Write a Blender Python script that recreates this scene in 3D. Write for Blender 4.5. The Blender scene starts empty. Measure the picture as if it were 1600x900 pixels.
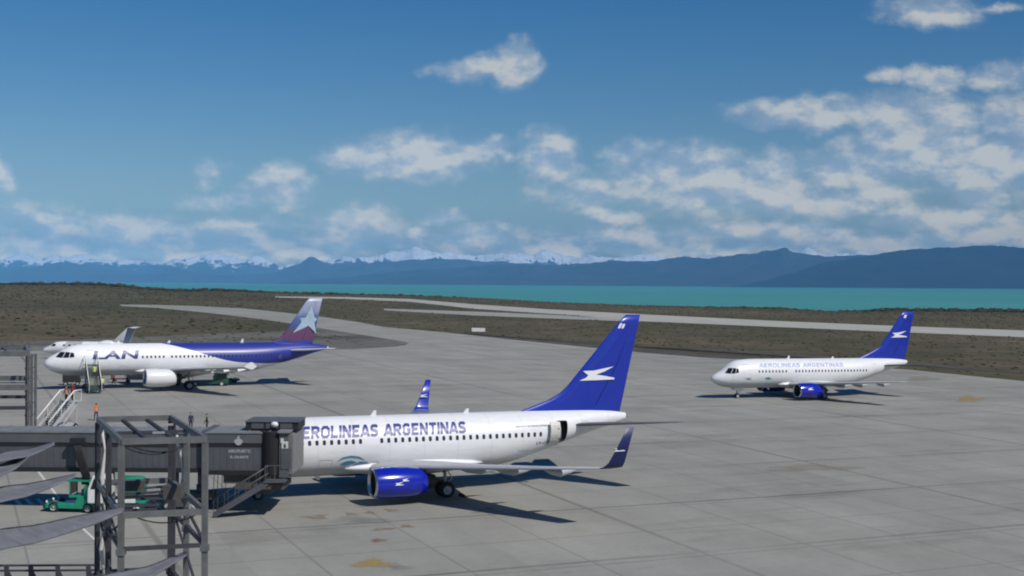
import bpy, bmesh, math, random
import numpy as np
from mathutils import Vector, Matrix
random.seed(7); rng = np.random.default_rng(7)
C = bpy.context.scene.collection
S = bpy.context.scene
R = math.radians

# ------------------------------------------------------------------ camera, world, sun, exposure
F_PX, CAM_H, PIT, ROLL = 1962.09, 15.348, 0.00383, 0.00616     # focal length in px of a 1600 px wide picture
GX, GY = -0.0114, 0.00443                                       # gentle fall of the apron
cam = bpy.data.cameras.new('camera'); camo = bpy.data.objects.new('camera', cam); C.objects.link(camo)
camo.matrix_world = Matrix.Translation((0, 0, CAM_H)) @ Matrix.Rotation(R(90) - PIT, 4, 'X') @ Matrix.Rotation(ROLL, 4, 'Z')
cam.sensor_width = 36; cam.lens = 36 * F_PX / 1600; cam.clip_start = 0.5; cam.clip_end = 250000
S.camera = camo
S.view_settings.view_transform = 'Standard'; S.view_settings.look = 'None'; S.view_settings.gamma = 1
S.view_settings.use_curve_mapping = False; S.view_settings.exposure = 0.0
S.cycles.volume_bounces = 0; S.cycles.max_bounces = 6; S.cycles.filter_width = 2.0
SUN = Vector((0.680, -0.608, 1.0)).normalized()
sl = bpy.data.lights.new('sun', 'SUN'); sl.energy = 4.1; sl.angle = R(0.5); sl.color = (1.0, 0.955, 0.88)
so = bpy.data.objects.new('sun', sl); C.objects.link(so); so.rotation_euler = SUN.to_track_quat('Z', 'Y').to_euler(); so.location = (0, 0, 60)

world = bpy.data.worlds.new('World'); S.world = world; world.use_nodes = True
wt = world.node_tree; wt.nodes.clear()
def N(t, kind, **kw):
    n = t.nodes.new(kind)
    for k, v in kw.items():
        if k in ('ins',): continue
        setattr(n, k, v)
    return n
def link(t, a, b): t.links.new(a, b)
def M_(t, op, a, b=None, c=None, clamp=False):
    n = t.nodes.new('ShaderNodeMath'); n.operation = op; n.use_clamp = clamp
    for i, v in enumerate((a, b, c)):
        if v is None: continue
        if isinstance(v, (int, float)): n.inputs[i].default_value = v
        else: t.links.new(v, n.inputs[i])
    return n.outputs[0]
def V_(t, op, a, b=None, c=None, out=0):
    n = t.nodes.new('ShaderNodeVectorMath'); n.operation = op
    for i, v in enumerate((a, b, c)):
        if v is None: continue
        if isinstance(v, (tuple, list)): n.inputs[i].default_value = v
        else: t.links.new(v, n.inputs[i])
    return n.outputs[out]
def srgb(r, g, b, a=1):
    f = lambda c: (c / 255 / 12.92) if c / 255 <= 0.04045 else ((c / 255 + 0.055) / 1.055) ** 2.4
    return (f(r), f(g), f(b), a)
sky = N(wt, 'ShaderNodeTexSky', sky_type='NISHITA', sun_disc=False)
sky.sun_elevation = math.asin(SUN.z); sky.sun_rotation = math.atan2(SUN.x, SUN.y)
sky.air_density = 1.0; sky.dust_density = 0.3; sky.ozone_density = 1.8; sky.altitude = 200
bg1 = N(wt, 'ShaderNodeBackground'); bg1.inputs[1].default_value = 0.070; hs = N(wt, 'ShaderNodeHueSaturation'); hs.inputs['Saturation'].default_value = 1.52; hs.inputs['Hue'].default_value = 0.508; link(wt, sky.outputs[0], hs.inputs['Color']); link(wt, hs.outputs[0], bg1.inputs[0])
# clouds: blobs given by compass direction and elevation (x/y and z/y of the direction, in thousandths)
tc = N(wt, 'ShaderNodeTexCoord'); sep = N(wt, 'ShaderNodeSeparateXYZ'); link(wt, tc.outputs['Generated'], sep.inputs[0])
yy = M_(wt, 'MAXIMUM', sep.outputs[1], 0.02)
px_ = M_(wt, 'MULTIPLY', M_(wt, 'DIVIDE', sep.outputs[0], yy), 10.0)
pz_ = M_(wt, 'MULTIPLY', M_(wt, 'DIVIDE', sep.outputs[2], yy), 10.0)
cmb = N(wt, 'ShaderNodeCombineXYZ'); link(wt, px_, cmb.inputs[0]); link(wt, pz_, cmb.inputs[1])
def noise(t, vec, scale, detail=6, rough=0.6, out='Fac', dist=0.0):
    n = t.nodes.new('ShaderNodeTexNoise'); n.inputs['Scale'].default_value = scale; n.inputs['Detail'].default_value = detail
    n.inputs['Roughness'].default_value = rough; n.inputs['Distortion'].default_value = dist
    if vec is not None: t.links.new(vec, n.inputs['Vector'])
    return n.outputs[out]
P0 = cmb.outputs[0]
w1 = noise(wt, P0, 2.2, 5, 0.6, 'Color')
w1 = V_(wt, 'MULTIPLY', V_(wt, 'SUBTRACT', w1, (0.5, 0.5, 0.5)), (0.55, 0.30, 0))
Pw = V_(wt, 'ADD', P0, w1)
BL = [(803,105,30,30,1),(735,108,46,15,.75),(640,243,100,34,1),(560,240,60,20,.8),(765,236,34,14,.75),(858,242,40,38,1),
 (435,293,44,26,.85),(345,316,60,12,.75),(330,270,26,16,.6),(0,275,22,26,.6),(545,345,60,18,.5),(690,346,32,8,.5),(655,365,20,9,.6),
 (740,368,28,12,.6),(950,336,48,12,.8),(910,300,60,20,.55),(1040,268,75,28,.9),(990,236,36,14,.6),(1130,288,150,44,1),(1200,262,60,26,.8),
 (1360,300,42,14,.9),(1240,312,150,22,.7),(1250,180,84,20,.85),(1350,165,90,18,.7),(1440,180,95,32,1),(1462,122,48,18,.85),(1560,120,52,18,.85),
 (1375,118,26,8,.5),(1575,190,55,22,.9),(1450,240,130,42,1),(1560,240,70,36,1),(1320,262,100,30,.75),(1540,300,54,24,.9),(1500,335,130,22,.75),
 (1450,8,70,22,.8),(1540,4,34,7,.5),(1680,230,110,90,1),(1000,372,150,14,.5),(1250,366,170,18,.7),(1470,372,200,22,.75),(880,384,42,14,.6),
 (200,372,270,20,.42),(90,352,180,10,.4),(350,380,160,18,.40),(60,388,130,16,.45),(520,378,150,14,.35),(420,352,160,6,.35),(1750,370,200,30,.8),(150,402,260,12,.6),(420,404,180,10,.5),(740,375,60,16,.6),(860,392,90,12,.6),(1100,392,180,12,.55),(1380,380,220,14,.75),(-200,360,240,40,.7)]
fld = None
for cx, cy, rx, ry, w in BL:
    X = (cx - 800) / F_PX * 10; Z = (442.6 - cy) / F_PX * 10; rx_, rz_ = rx * 1.25 / F_PX * 10, ry * 1.3 / F_PX * 10
    q = V_(wt, 'MULTIPLY_ADD', Pw, (1 / rx_, 1 / rz_, 0), (-X / rx_, -Z / rz_, 0))
    l = V_(wt, 'LENGTH', q, out=1)
    v = M_(wt, 'MULTIPLY_ADD', l, -w, w)
    fld = v if fld is None else M_(wt, 'MAXIMUM', fld, v)
Pst = V_(wt, 'MULTIPLY', P0, (1.0, 1.7, 1))
n1 = noise(wt, Pst, 2.3, 7, 0.55)
n2 = noise(wt, Pst, 9.0, 6, 0.6)
fld2 = M_(wt, 'ADD', fld, M_(wt, 'MULTIPLY', M_(wt, 'SUBTRACT', n1, 0.50), 1.05))
fld2 = M_(wt, 'ADD', fld2, M_(wt, 'MULTIPLY', M_(wt, 'SUBTRACT', n2, 0.5), 0.30))
alpha = N(wt, 'ShaderNodeMapRange', interpolation_type='SMOOTHSTEP'); link(wt, fld2, alpha.inputs[0])
alpha.inputs[1].default_value = -0.26; alpha.inputs[2].default_value = 0.50; alpha.inputs[3].default_value = 0; alpha.inputs[4].default_value = 0.88
front = M_(wt, 'GREATER_THAN', sep.outputs[1], 0.03)
alph = M_(wt, 'MULTIPLY', alpha.outputs[0], front)
# light and grey of the clouds: denser where thick, tops toward the sun brighter
n3a = noise(wt, V_(wt, 'ADD', Pst, (0.04, 0.16, 0)), 2.3, 6, 0.55)
lit = M_(wt, 'MULTIPLY_ADD', M_(wt, 'SUBTRACT', n1, n3a), 4.2, 0.42)
lit = M_(wt, 'ADD', lit, M_(wt, 'MULTIPLY', fld2, 0.35), clamp=True)
cr = N(wt, 'ShaderNodeValToRGB'); link(wt, lit, cr.inputs[0])
cr.color_ramp.elements[0].position = 0.10; cr.color_ramp.elements[0].color = srgb(148, 167, 188)
cr.color_ramp.elements[1].position = 0.95; cr.color_ramp.elements[1].color = srgb(214, 213, 206)
e = cr.color_ramp.elements.new(0.5); e.color = srgb(176, 187, 197)
bg2 = N(wt, 'ShaderNodeBackground'); 
wm = N(wt, 'ShaderNodeMix', data_type='RGBA'); wm.blend_type = 'MULTIPLY'; wm.inputs[0].default_value = 1; link(wt, cr.outputs[0], wm.inputs[6])
wr = N(wt, 'ShaderNodeValToRGB'); link(wt, M_(wt, 'DIVIDE', sep.outputs[2], yy), wr.inputs[0]); wr.color_ramp.elements[0].position = .02; wr.color_ramp.elements[0].color = (1, .82, .56, 1); wr.color_ramp.elements[1].position = .10; wr.color_ramp.elements[1].color = (1, 1, 1, 1)
link(wt, wr.outputs[0], wm.inputs[7]); link(wt, wm.outputs[2], bg2.inputs[0])
el = M_(wt, 'DIVIDE', sep.outputs[2], yy)      # low clouds given extra brightness and warm colour to offset the haze
link(wt, M_(wt, 'MULTIPLY_ADD', M_(wt, 'EXPONENT', M_(wt, 'MULTIPLY', el, -30.0)), 4.2, 0.98), bg2.inputs[1])
mx = N(wt, 'ShaderNodeMixShader'); link(wt, alph, mx.inputs[0]); link(wt, bg1.outputs[0], mx.inputs[1]); link(wt, bg2.outputs[0], mx.inputs[2])
wo = N(wt, 'ShaderNodeOutputWorld'); link(wt, mx.outputs[0], wo.inputs[0])

# ------------------------------------------------------------------ survey: lines of sight onto the ground and onto the aircraft
def ray(x, y):
    u, v = x - 800, y - 450; c, s = math.cos(-ROLL), math.sin(-ROLL); u, v = u * c - v * s, u * s + v * c
    c, s = math.cos(PIT), math.sin(PIT); zz = -v / F_PX
    return np.array([u / F_PX, c + zz * s, -s + zz * c])
def G(x, y): return GX * x + GY * y
def at(x, y, z=0.0):
    d = ray(x, y); t = (z - CAM_H) / (d[2] - GX * d[0] - GY * d[1]); p = d * t
    return Vector((p[0], p[1], p[2] + CAM_H))
def at_y(x, y, Y):
    d = ray(x, y); t = Y / d[1]; return Vector((d[0] * t, Y, d[2] * t + CAM_H))
NRM = Vector((-GX, -GY, 1)).normalized()
TILT = Vector((0, 0, 1)).rotation_difference(NRM).to_matrix().to_4x4()
def place(o, x, y, yaw=0, dz=0, scale=1):
    o.matrix_world = Matrix.Translation((x, y, G(x, y) + dz)) @ TILT @ Matrix.Rotation(yaw, 4, 'Z') @ Matrix.Scale(scale, 4)

# ------------------------------------------------------------------ materials
MATS = {}
def mat(name, col, rough=0.5, metal=0.0, var=0.12, scale=3.0, spec=0.5, coat=0.0, bump=0.0, streak=None):
    if name in MATS: return MATS[name]
    m = bpy.data.materials.new(name); m.use_nodes = True; t = m.node_tree; b = t.nodes['Principled BSDF']
    if len(col) == 3: col = (*col, 1)
    b.inputs['Roughness'].default_value = rough; b.inputs['Metallic'].default_value = metal
    b.inputs['Specular IOR Level'].default_value = spec; b.inputs['Coat Weight'].default_value = coat
    if var > 0:
        tcn = t.nodes.new('ShaderNodeTexCoord'); vec = tcn.outputs['Object']
        if streak: vec = V_(t, 'MULTIPLY', vec, streak)
        n = noise(t, vec, scale, 6, 0.6)
        mr = t.nodes.new('ShaderNodeMapRange'); t.links.new(n, mr.inputs[0]); mr.inputs[1].default_value = .3; mr.inputs[2].default_value = .7
        mr.inputs[3].default_value = 1 - var; mr.inputs[4].default_value = 1 + var * .5
        cc = V_(t, 'MULTIPLY', tuple(col[:3]), None); nd = cc.node; t.links.new(mr.outputs[0], nd.inputs[1])
        t.links.new(cc, b.inputs['Base Color'])
        if bump: 
            bp = t.nodes.new('ShaderNodeBump'); bp.inputs['Strength'].default_value = bump; t.links.new(n, bp.inputs['Height']); t.links.new(bp.outputs[0], b.inputs['Normal'])
    else: b.inputs['Base Color'].default_value = col
    MATS[name] = m; return m
def bsdf(m): return m.node_tree.nodes['Principled BSDF']

# ------------------------------------------------------------------ mesh helpers
class MB:
    def __init__(s): s.v = []; s.f = []; s.m = []; s.sm = []
    def add(s, vs, fs, mi=0, smooth=False):
        o = len(s.v); s.v += [tuple(v) for v in vs]; s.f += [tuple(i + o for i in f) for f in fs]
        s.m += [mi] * len(fs); s.sm += [smooth] * len(fs); return s
    def box(s, c, d, mi=0, rot=None):
        vs = [Vector((x * d[0] / 2, y * d[1] / 2, z * d[2] / 2)) for x in (-1, 1) for y in (-1, 1) for z in (-1, 1)]
        if rot is not None: vs = [rot @ v for v in vs]
        vs = [v + Vector(c) for v in vs]
        return s.add(vs, [(0, 1, 3, 2), (4, 6, 7, 5), (0, 4, 5, 1), (2, 3, 7, 6), (0, 2, 6, 4), (1, 5, 7, 3)], mi)
    def bar(s, a, b, w, h=None, mi=0, up=(0, 0, 1)):
        a, b = Vector(a), Vector(b); h = h or w; z = (b - a); L = z.length; z.normalize()
        u = Vector(up)
        if abs(z.dot(u)) > .98: u = Vector((0, 1, 0))
        x = z.cross(u).normalized(); y = x.cross(z)
        r = Matrix((x, y, z)).transposed()
        return s.box((a + b) / 2, (w, h, L), mi, r)
    def tube(s, pts, rad, n=10, mi=0, cap=True, smooth=True):
        pts = [Vector(p) for p in pts]; rads = rad if isinstance(rad, (list, tuple)) else [rad] * len(pts)
        rings = []
        for i, p in enumerate(pts):
            d = (pts[min(i + 1, len(pts) - 1)] - pts[max(i - 1, 0)]).normalized()
            u = Vector((0, 0, 1)) if abs(d.z) < .9 else Vector((0, 1, 0))
            x = d.cross(u).normalized(); y = d.cross(x)
            rings.append([p + (x * math.cos(t) + y * math.sin(t)) * rads[i] for t in [2 * math.pi * k / n for k in range(n)]])
        return s.loft(rings, mi, cap, smooth)
    def loft(s, rings, mi=0, cap=True, smooth=True, closed=True):
        n = len(rings[0]); vs = [v for r in rings for v in r]; fs = []
        for i in range(len(rings) - 1):
            for k in range(n if closed else n - 1):
                a = i * n + k; b = i * n + (k + 1) % n; fs.append((a, b, b + n, a + n))
        s.add(vs, fs, mi, smooth)
        if cap:
            o = len(s.v) - len(vs)
            s.f += [tuple(o + k for k in range(n))[::-1], tuple(o + (len(rings) - 1) * n + k for k in range(n))]
            s.m += [mi, mi]; s.sm += [False, False]
        return s
    def prism(s, poly, axis, a, b, mi=0):
        """poly of 2D points extruded along axis ('x','y','z') from a to b"""
        def p(u, v, w): return {'x': (w, u, v), 'y': (u, w, v), 'z': (u, v, w)}[axis]
        n = len(poly); vs = [p(u, v, a) for u, v in poly] + [p(u, v, b) for u, v in poly]
        fs = [tuple(range(n)), tuple(range(2 * n - 1, n - 1, -1))] + [(i, (i + 1) % n, (i + 1) % n + n, i + n) for i in range(n)]
        return s.add(vs, fs, mi)
    def build(s, name, mats, parent=None, fix=True, label=None, stuff=False):
        me = bpy.data.meshes.new(name); me.from_pydata(s.v, [], s.f)
        if not isinstance(mats, (list, tuple)): mats = [mats]
        for m in mats: me.materials.append(m)
        me.polygons.foreach_set('material_index', s.m); me.polygons.foreach_set('use_smooth', s.sm)
        if fix:
            bm = bmesh.new(); bm.from_mesh(me); bmesh.ops.recalc_face_normals(bm, faces=bm.faces); bm.to_mesh(me); bm.free()
        me.update(); o = bpy.data.objects.new(name, me); C.objects.link(o)
        if parent: o.parent = parent
        if label: o['label'] = label
        return o
def tag(o, label, cat, group=None):
    o['label'] = label; o['category'] = cat
    if group: o['group'] = group
    return o
def thing(name, label, cat, group=None):
    o = bpy.data.objects.new(name, None); C.objects.link(o); return tag(o, label, cat, group)
def struct(o): o['kind'] = 'structure'; return o
def bevel(o, w, seg=2, ang=40):
    b = o.modifiers.new('bevel', 'BEVEL'); b.width = w; b.segments = seg; b.limit_method = 'ANGLE'; b.angle_limit = R(ang); return o
def children(o): return [c for c in bpy.data.objects if c.parent == o]
def copy_tree(o, parent=None):
    kids = children(o); c = o.copy(); C.objects.link(c)
    if parent: c.parent = parent; c.matrix_parent_inverse = o.matrix_parent_inverse
    for k in kids: copy_tree(k, c)
    return c
def interp(tab, x, k=1):
    xs = [t[0] for t in tab]
    if x <= xs[0]: return tab[0][k]
    if x >= xs[-1]: return tab[-1][k]
    i = max(j for j in range(len(xs)) if xs[j] <= x); x0, x1 = xs[i], xs[i + 1]; y0, y1 = tab[i][k], tab[i + 1][k]
    def sl(j):
        if j <= 0 or j >= len(tab) - 1: return None
        a = (tab[j][k] - tab[j - 1][k]) / (xs[j] - xs[j - 1]); b = (tab[j + 1][k] - tab[j][k]) / (xs[j + 1] - xs[j])
        return 0 if a * b <= 0 else 2 * a * b / (a + b)
    h = x1 - x0; d = (y1 - y0) / h; m0 = sl(i); m1 = sl(i + 1)
    m0 = d if m0 is None else m0; m1 = d if m1 is None else m1
    t = (x - x0) / h
    return (2*t**3 - 3*t*t + 1) * y0 + (t**3 - 2*t*t + t) * h * m0 + (-2*t**3 + 3*t*t) * y1 + (t**3 - t*t) * h * m1
def text_mesh(txt, size, bold=0.0, shear=0.0, space=1.0):
    cu = bpy.data.curves.new('text', 'FONT'); cu.body = txt; cu.size = size; cu.offset = bold; cu.shear = shear; cu.space_character = space
    cu.resolution_u = 3
    o = bpy.data.objects.new('text', cu); C.objects.link(o); bpy.context.view_layer.update()
    me = bpy.data.meshes.new_from_object(o.evaluated_get(bpy.context.evaluated_depsgraph_get())); bpy.data.objects.remove(o)
    me.materials.clear(); return me

# ------------------------------------------------------------------ terrain
CREST = [(-400,443),(0,444),(60,444),(120,444),(180,446),(230,451),(290,454),(330,453),(400,457),(460,459.5),(560,462.5),(640,465.5),(700,468),(800,473),(900,480),
         (1000,481),(1100,481),(1200,482),(1250,485),(1300,487.5),(1340,487),(1380,484),(1450,484),(1600,485),(2000,484)]
RC, RB = 1160.0, 950.0
def crest_z(a):                                    # a = x / y of the direction
    px = 800 + a * F_PX; py = interp(CREST, px); d = ray(px, py)
    return CAM_H + d[2] / math.hypot(d[0], d[1]) * RC
def rb(a):                                        # where the level airfield ends
    px = 800 + a * F_PX
    return interp([(0, 560), (150, 640), (420, 925), (640, 950), (900, 760), (1300, 640), (1800, 600)], px)
def hnoise(x, y):
    return math.sin(x * .031 + 1.3) * math.sin(y * .027 + .4) + .5 * math.sin(x * .083 + y * .05) + .3 * math.sin(x * .19 - y * .13)
def Hgt(x, y):
    r = math.hypot(x, y); g = G(x, y)
    if r < 500: return g
    a = x / y if y > abs(x) * 1.2 else (math.copysign(.83, x) if y > 0 else 0.83)
    b = rb(a)
    if r <= b: return g
    cz = crest_z(a)
    if r <= RC:
        t = (r - b) / (RC - b); t = t * t * (3 - 2 * t); return g * (1 - t) + cz * t + hnoise(x, y) * .35 * t * (1 - t) * 4
    t = min(1, (r - RC) / 260); return cz + (-34 - cz) * t * t * (3 - 2 * t)
az = list(np.linspace(-27, 27, 300)) + list(np.linspace(30, 330, 61))
rs = [1, 20, 60, 120, 200, 300, 400, 500] + list(np.linspace(540, 1160, 42)) + [1175, 1200, 1240, 1300, 1360, 1420, 1500]
tv = [(0, 0, 0)]; tf = []; na = len(az)
for r in rs:
    for a in az:
        x, y = r * math.sin(R(a)), r * math.cos(R(a)); tv.append((x, y, Hgt(x, y)))
for i in range(len(rs) - 1):
    for k in range(na):
        a = 1 + i * na + k; b = 1 + i * na + (k + 1) % na; tf.append((a, b, b + na, a + na))
for k in range(na): tf.append((0, 1 + (k + 1) % na, 1 + k))
def ground_mat(name, c1, c2, c3, s1, s2, rough=0.95, bump=0.3, stretch=(1, 1, 1)):
    m = bpy.data.materials.new(name); m.use_nodes = True; t = m.node_tree; b = t.nodes['Principled BSDF']
    tcn = t.nodes.new('ShaderNodeTexCoord'); v = V_(t, 'MULTIPLY', tcn.outputs['Object'], stretch)
    a = noise(t, v, s1, 6, .65); c = noise(t, v, s2, 6, .7)
    r1 = t.nodes.new('ShaderNodeValToRGB'); t.links.new(a, r1.inputs[0])
    r1.color_ramp.elements[0].position = .38; r1.color_ramp.elements[0].color = (*c1, 1); r1.color_ramp.elements[1].position = .62; r1.color_ramp.elements[1].color = (*c2, 1)
    r2 = t.nodes.new('ShaderNodeMapRange'); t.links.new(c, r2.inputs[0]); r2.inputs[1].default_value = .42; r2.inputs[2].default_value = .64
    mx = t.nodes.new('ShaderNodeMix'); mx.data_type = 'RGBA'; t.links.new(r2.outputs[0], mx.inputs[0]); t.links.new(r1.outputs[0], mx.inputs[6]); mx.inputs[7].default_value = (*c3, 1)
    t.links.new(mx.outputs[2], b.inputs['Base Color']); b.inputs['Roughness'].default_value = rough; b.inputs['Specular IOR Level'].default_value = .15
    bp = t.nodes.new('ShaderNodeBump'); bp.inputs['Strength'].default_value = bump; bp.inputs['Distance'].default_value = .5; t.links.new(c, bp.inputs['Height']); t.links.new(bp.outputs[0], b.inputs['Normal'])
    return m
steppe = ground_mat('steppe_soil', (.064, .062, .034), (.140, .106, .070), (.056, .056, .028), .009, .11)
g = MB(); g.add(tv, tf, 0, True); ground = struct(g.build('ground', steppe, fix=False))

# paved areas: outlines surveyed on the airfield plane
def paved(name, pts, m, lift):
    vs = []
    for p in pts:
        q = at(*p) if p[1] > 200 else Vector((p[0], p[1], 0))
        vs.append(Vector((q.x, q.y, G(q.x, q.y) + lift)))
    bm = bmesh.new(); f = bm.faces.new([bm.verts.new(v) for v in vs]); bmesh.ops.triangulate(bm, faces=[f])
    bmesh.ops.recalc_face_normals(bm, faces=bm.faces)
    if sum(f.normal.z for f in bm.faces) < 0: bmesh.ops.reverse_faces(bm, faces=bm.faces)
    me = bpy.data.meshes.new(name); bm.to_mesh(me); bm.free(); me.materials.append(m)
    o = bpy.data.objects.new(name, me); C.objects.link(o); return struct(o), [(v.x, v.y) for v in vs]
def concrete(name, base, joints=True, warm=1.0):
    m = bpy.data.materials.new(name); m.use_nodes = True; t = m.node_tree; b = t.nodes['Principled BSDF']
    tcn = t.nodes.new('ShaderNodeTexCoord'); mp = t.nodes.new('ShaderNodeMapping'); t.links.new(tcn.outputs['Object'], mp.inputs[0]); mp.inputs['Rotation'].default_value = (0, 0, -0.4166)
    v = mp.outputs[0]
    big = noise(t, v, .018, 5, .6); mid = noise(t, V_(t, 'MULTIPLY', v, (1, .45, 1)), .22, 7, .65); fine = noise(t, v, 2.5, 6, .7)
    k = M_(t, 'MULTIPLY_ADD', big, .34, .83); k = M_(t, 'MULTIPLY', k, M_(t, 'MULTIPLY_ADD', mid, .55, .725)); k = M_(t, 'MULTIPLY', k, M_(t, 'MULTIPLY_ADD', fine, .3, .85))
    if joints:
        sp = t.nodes.new('ShaderNodeSeparateXYZ'); t.links.new(v, sp.inputs[0])
        def line(o, period, width, off=0):
            q = M_(t, 'DIVIDE', M_(t, 'ADD', o, off + 4000 * period), period); fr = M_(t, 'FRACT', q); d = M_(t, 'MULTIPLY', M_(t, 'ABSOLUTE', M_(t, 'SUBTRACT', fr, .5)), period)
            n = t.nodes.new('ShaderNodeMapRange'); n.interpolation_type = 'SMOOTHSTEP'; t.links.new(d, n.inputs[0]); n.inputs[1].default_value = width * .3; n.inputs[2].default_value = width; n.inputs[3].default_value = 1; n.inputs[4].default_value = 0; return n.outputs[0]
        jn = noise(t, v, .06, 3, .5)
        fa = M_(t, 'MULTIPLY', M_(t, 'MAXIMUM', line(sp.outputs[0], 7, .10), line(sp.outputs[1], 7, .10)), .27)
        st = M_(t, 'MULTIPLY', M_(t, 'MAXIMUM', line(sp.outputs[0], 28, .28, 3.5), line(sp.outputs[1], 14, .26, 2.6)), M_(t, 'MULTIPLY_ADD', jn, 1.3, -.25, clamp=True))
        k = M_(t, 'MULTIPLY', k, M_(t, 'SUBTRACT', 1.0, M_(t, 'MAXIMUM', fa, M_(t, 'MULTIPLY', st, .75))))
        # slab to slab differences
        wn = t.nodes.new('ShaderNodeTexWhiteNoise'); wn.noise_dimensions = '2D'
        t.links.new(V_(t, 'FLOOR', V_(t, 'DIVIDE', v, (7, 7, 1))), wn.inputs['Vector']); k = M_(t, 'MULTIPLY', k, M_(t, 'MULTIPLY_ADD', wn.outputs['Value'], .13, .935))
        # dark tyre and fluid marks
        dk = noise(t, V_(t, 'MULTIPLY', v, (.35, 1.6, 1)), .12, 5, .7); dr = t.nodes.new('ShaderNodeMapRange'); t.links.new(dk, dr.inputs[0])
        dr.inputs[1].default_value = .55; dr.inputs[2].default_value = .72; dr.inputs[3].default_value = 1; dr.inputs[4].default_value = .72; k = M_(t, 'MULTIPLY', k, dr.outputs[0])
    hue = noise(t, v, .07, 4, .6); mx = t.nodes.new('ShaderNodeMix'); mx.data_type = 'RGBA'; t.links.new(hue, mx.inputs[0])
    mx.inputs[6].default_value = (base * 1.0, base * .99, base * .92, 1); mx.inputs[7].default_value = (base * 1.05, base * 1.01, base * .87, 1)
    cc = V_(t, 'MULTIPLY', mx.outputs[2]); nd = cc.node; cx = t.nodes.new('ShaderNodeCombineXYZ')
    for i in range(3): t.links.new(k, cx.inputs[i])
    t.links.new(cx.outputs[0], nd.inputs[1]); t.links.new(cc, b.inputs['Base Color'])
    b.inputs['Roughness'].default_value = .85; b.inputs['Specular IOR Level'].default_value = .25
    bp = t.nodes.new('ShaderNodeBump'); bp.inputs['Strength'].default_value = .12; bp.inputs['Distance'].default_value = .02; t.links.new(fine, bp.inputs['Height']); t.links.new(bp.outputs[0], b.inputs['Normal'])
    return m
UP = [(1800, 613), (1600, 596), (1420, 578), (1200, 564), (1100, 559), (1000, 551), (900, 541), (800, 531), (700, 520), (600, 511)]
UP2 = [(560, 503.5), (500, 495), (430, 487), (380, 482), (300, 478), (240, 476.5), (185, 476)]
LO = [(190, 478.5), (240, 481), (300, 486.5), (360, 493), (400, 498), (470, 508), (530, 518), (600, 529)]
TIP = [(628, 533.5), (640, 537), (630, 540), (610, 542.5), (560, 545.5), (520, 547), (440, 549), (200, 549), (0, 548), (-250, 546)]
apron, A_POLY = paved('apron', [(240, -60)] + UP + [(600, 529)] + TIP + [(-260, 180), (-260, -60)], concrete('apron_concrete', .268), .05)
taxi, T_POLY = paved('taxiway', [(600, 511)] + UP2 + LO, concrete('taxiway_concrete', .27, True), .054)
runway, R_POLY = paved('runway', [(430,463.2),(540,464.2),(640,467.2),(740,475.5),(860,483.5),(1000,491),(1200,501),(1400,509.5),(1600,516.5),(2000,534),(2000,546),(1600,527),(1400,519),(1200,510.5),(1000,502),(900,493),(740,482.5),(640,471.5),(540,467.2),(430,465)],
    concrete('runway_concrete', .36, False), .05)
link_, L_POLY = paved('runway_link', [(600,482.4),(740,487),(860,491.8),(960,497.5),(1000,500),(1000,503),(860,497.8),(740,493),(600,485)], concrete('link_concrete', .29, False), .058)
asph = mat('shoulder_asphalt', (.085, .075, .062), .95, var=.4, scale=.3, spec=.2)
sh1, S1 = paved('apron_shoulder', UP[:9][::-1] + [(750, 522), (850, 532), (960, 541), (1060, 543), (1180, 549), (1300, 558), (1420, 566), (1600, 583), (1800, 599)], asph, .045)
sh2, S2 = paved('taxiway_shoulder', [(640, 537), (628, 533.5), (600, 529), (530, 518), (470, 508), (480, 512), (530, 525), (565, 533), (580, 539), (560, 543), (500, 546), (520, 547), (560, 545.5), (610, 542.5)], mat('shoulder_gravel', (.15, .135, .11), .95, var=.3, scale=.3, spec=.2), .047)

# lake, far shore ranges
lk = bpy.data.materials.new('glacial_water'); lk.use_nodes = True; t = lk.node_tree; b = bsdf(lk)
tcn = t.nodes.new('ShaderNodeTexCoord'); n = noise(t, V_(t, 'MULTIPLY', tcn.outputs['Object'], (.25, 1, 1)), .0012, 5, .6)
cr = t.nodes.new('ShaderNodeValToRGB'); t.links.new(n, cr.inputs[0]); cr.color_ramp.elements[0].position = .35; cr.color_ramp.elements[0].color = (.050, .215, .205, 1)
cr.color_ramp.elements[1].position = .65; cr.color_ramp.elements[1].color = (.066, .272, .25, 1); t.links.new(cr.outputs[0], b.inputs['Base Color'])
b.inputs['Roughness'].default_value = .55; b.inputs['Specular IOR Level'].default_value = .18
n = noise(t, V_(t, 'MULTIPLY', tcn.outputs['Object'], (1, 1, 1)), .08, 4, .6); bp = t.nodes.new('ShaderNodeBump'); bp.inputs['Strength'].default_value = .4; bp.inputs['Distance'].default_value = .4
t.links.new(n, bp.inputs['Height']); t.links.new(bp.outputs[0], b.inputs['Normal'])
g = MB(); g.add([(-60000, -3000, -20), (60000, -3000, -20), (60000, 60000, -20), (-60000, 60000, -20)], [(0, 1, 2, 3)]); struct(g.build('lake', lk, fix=False))

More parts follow.
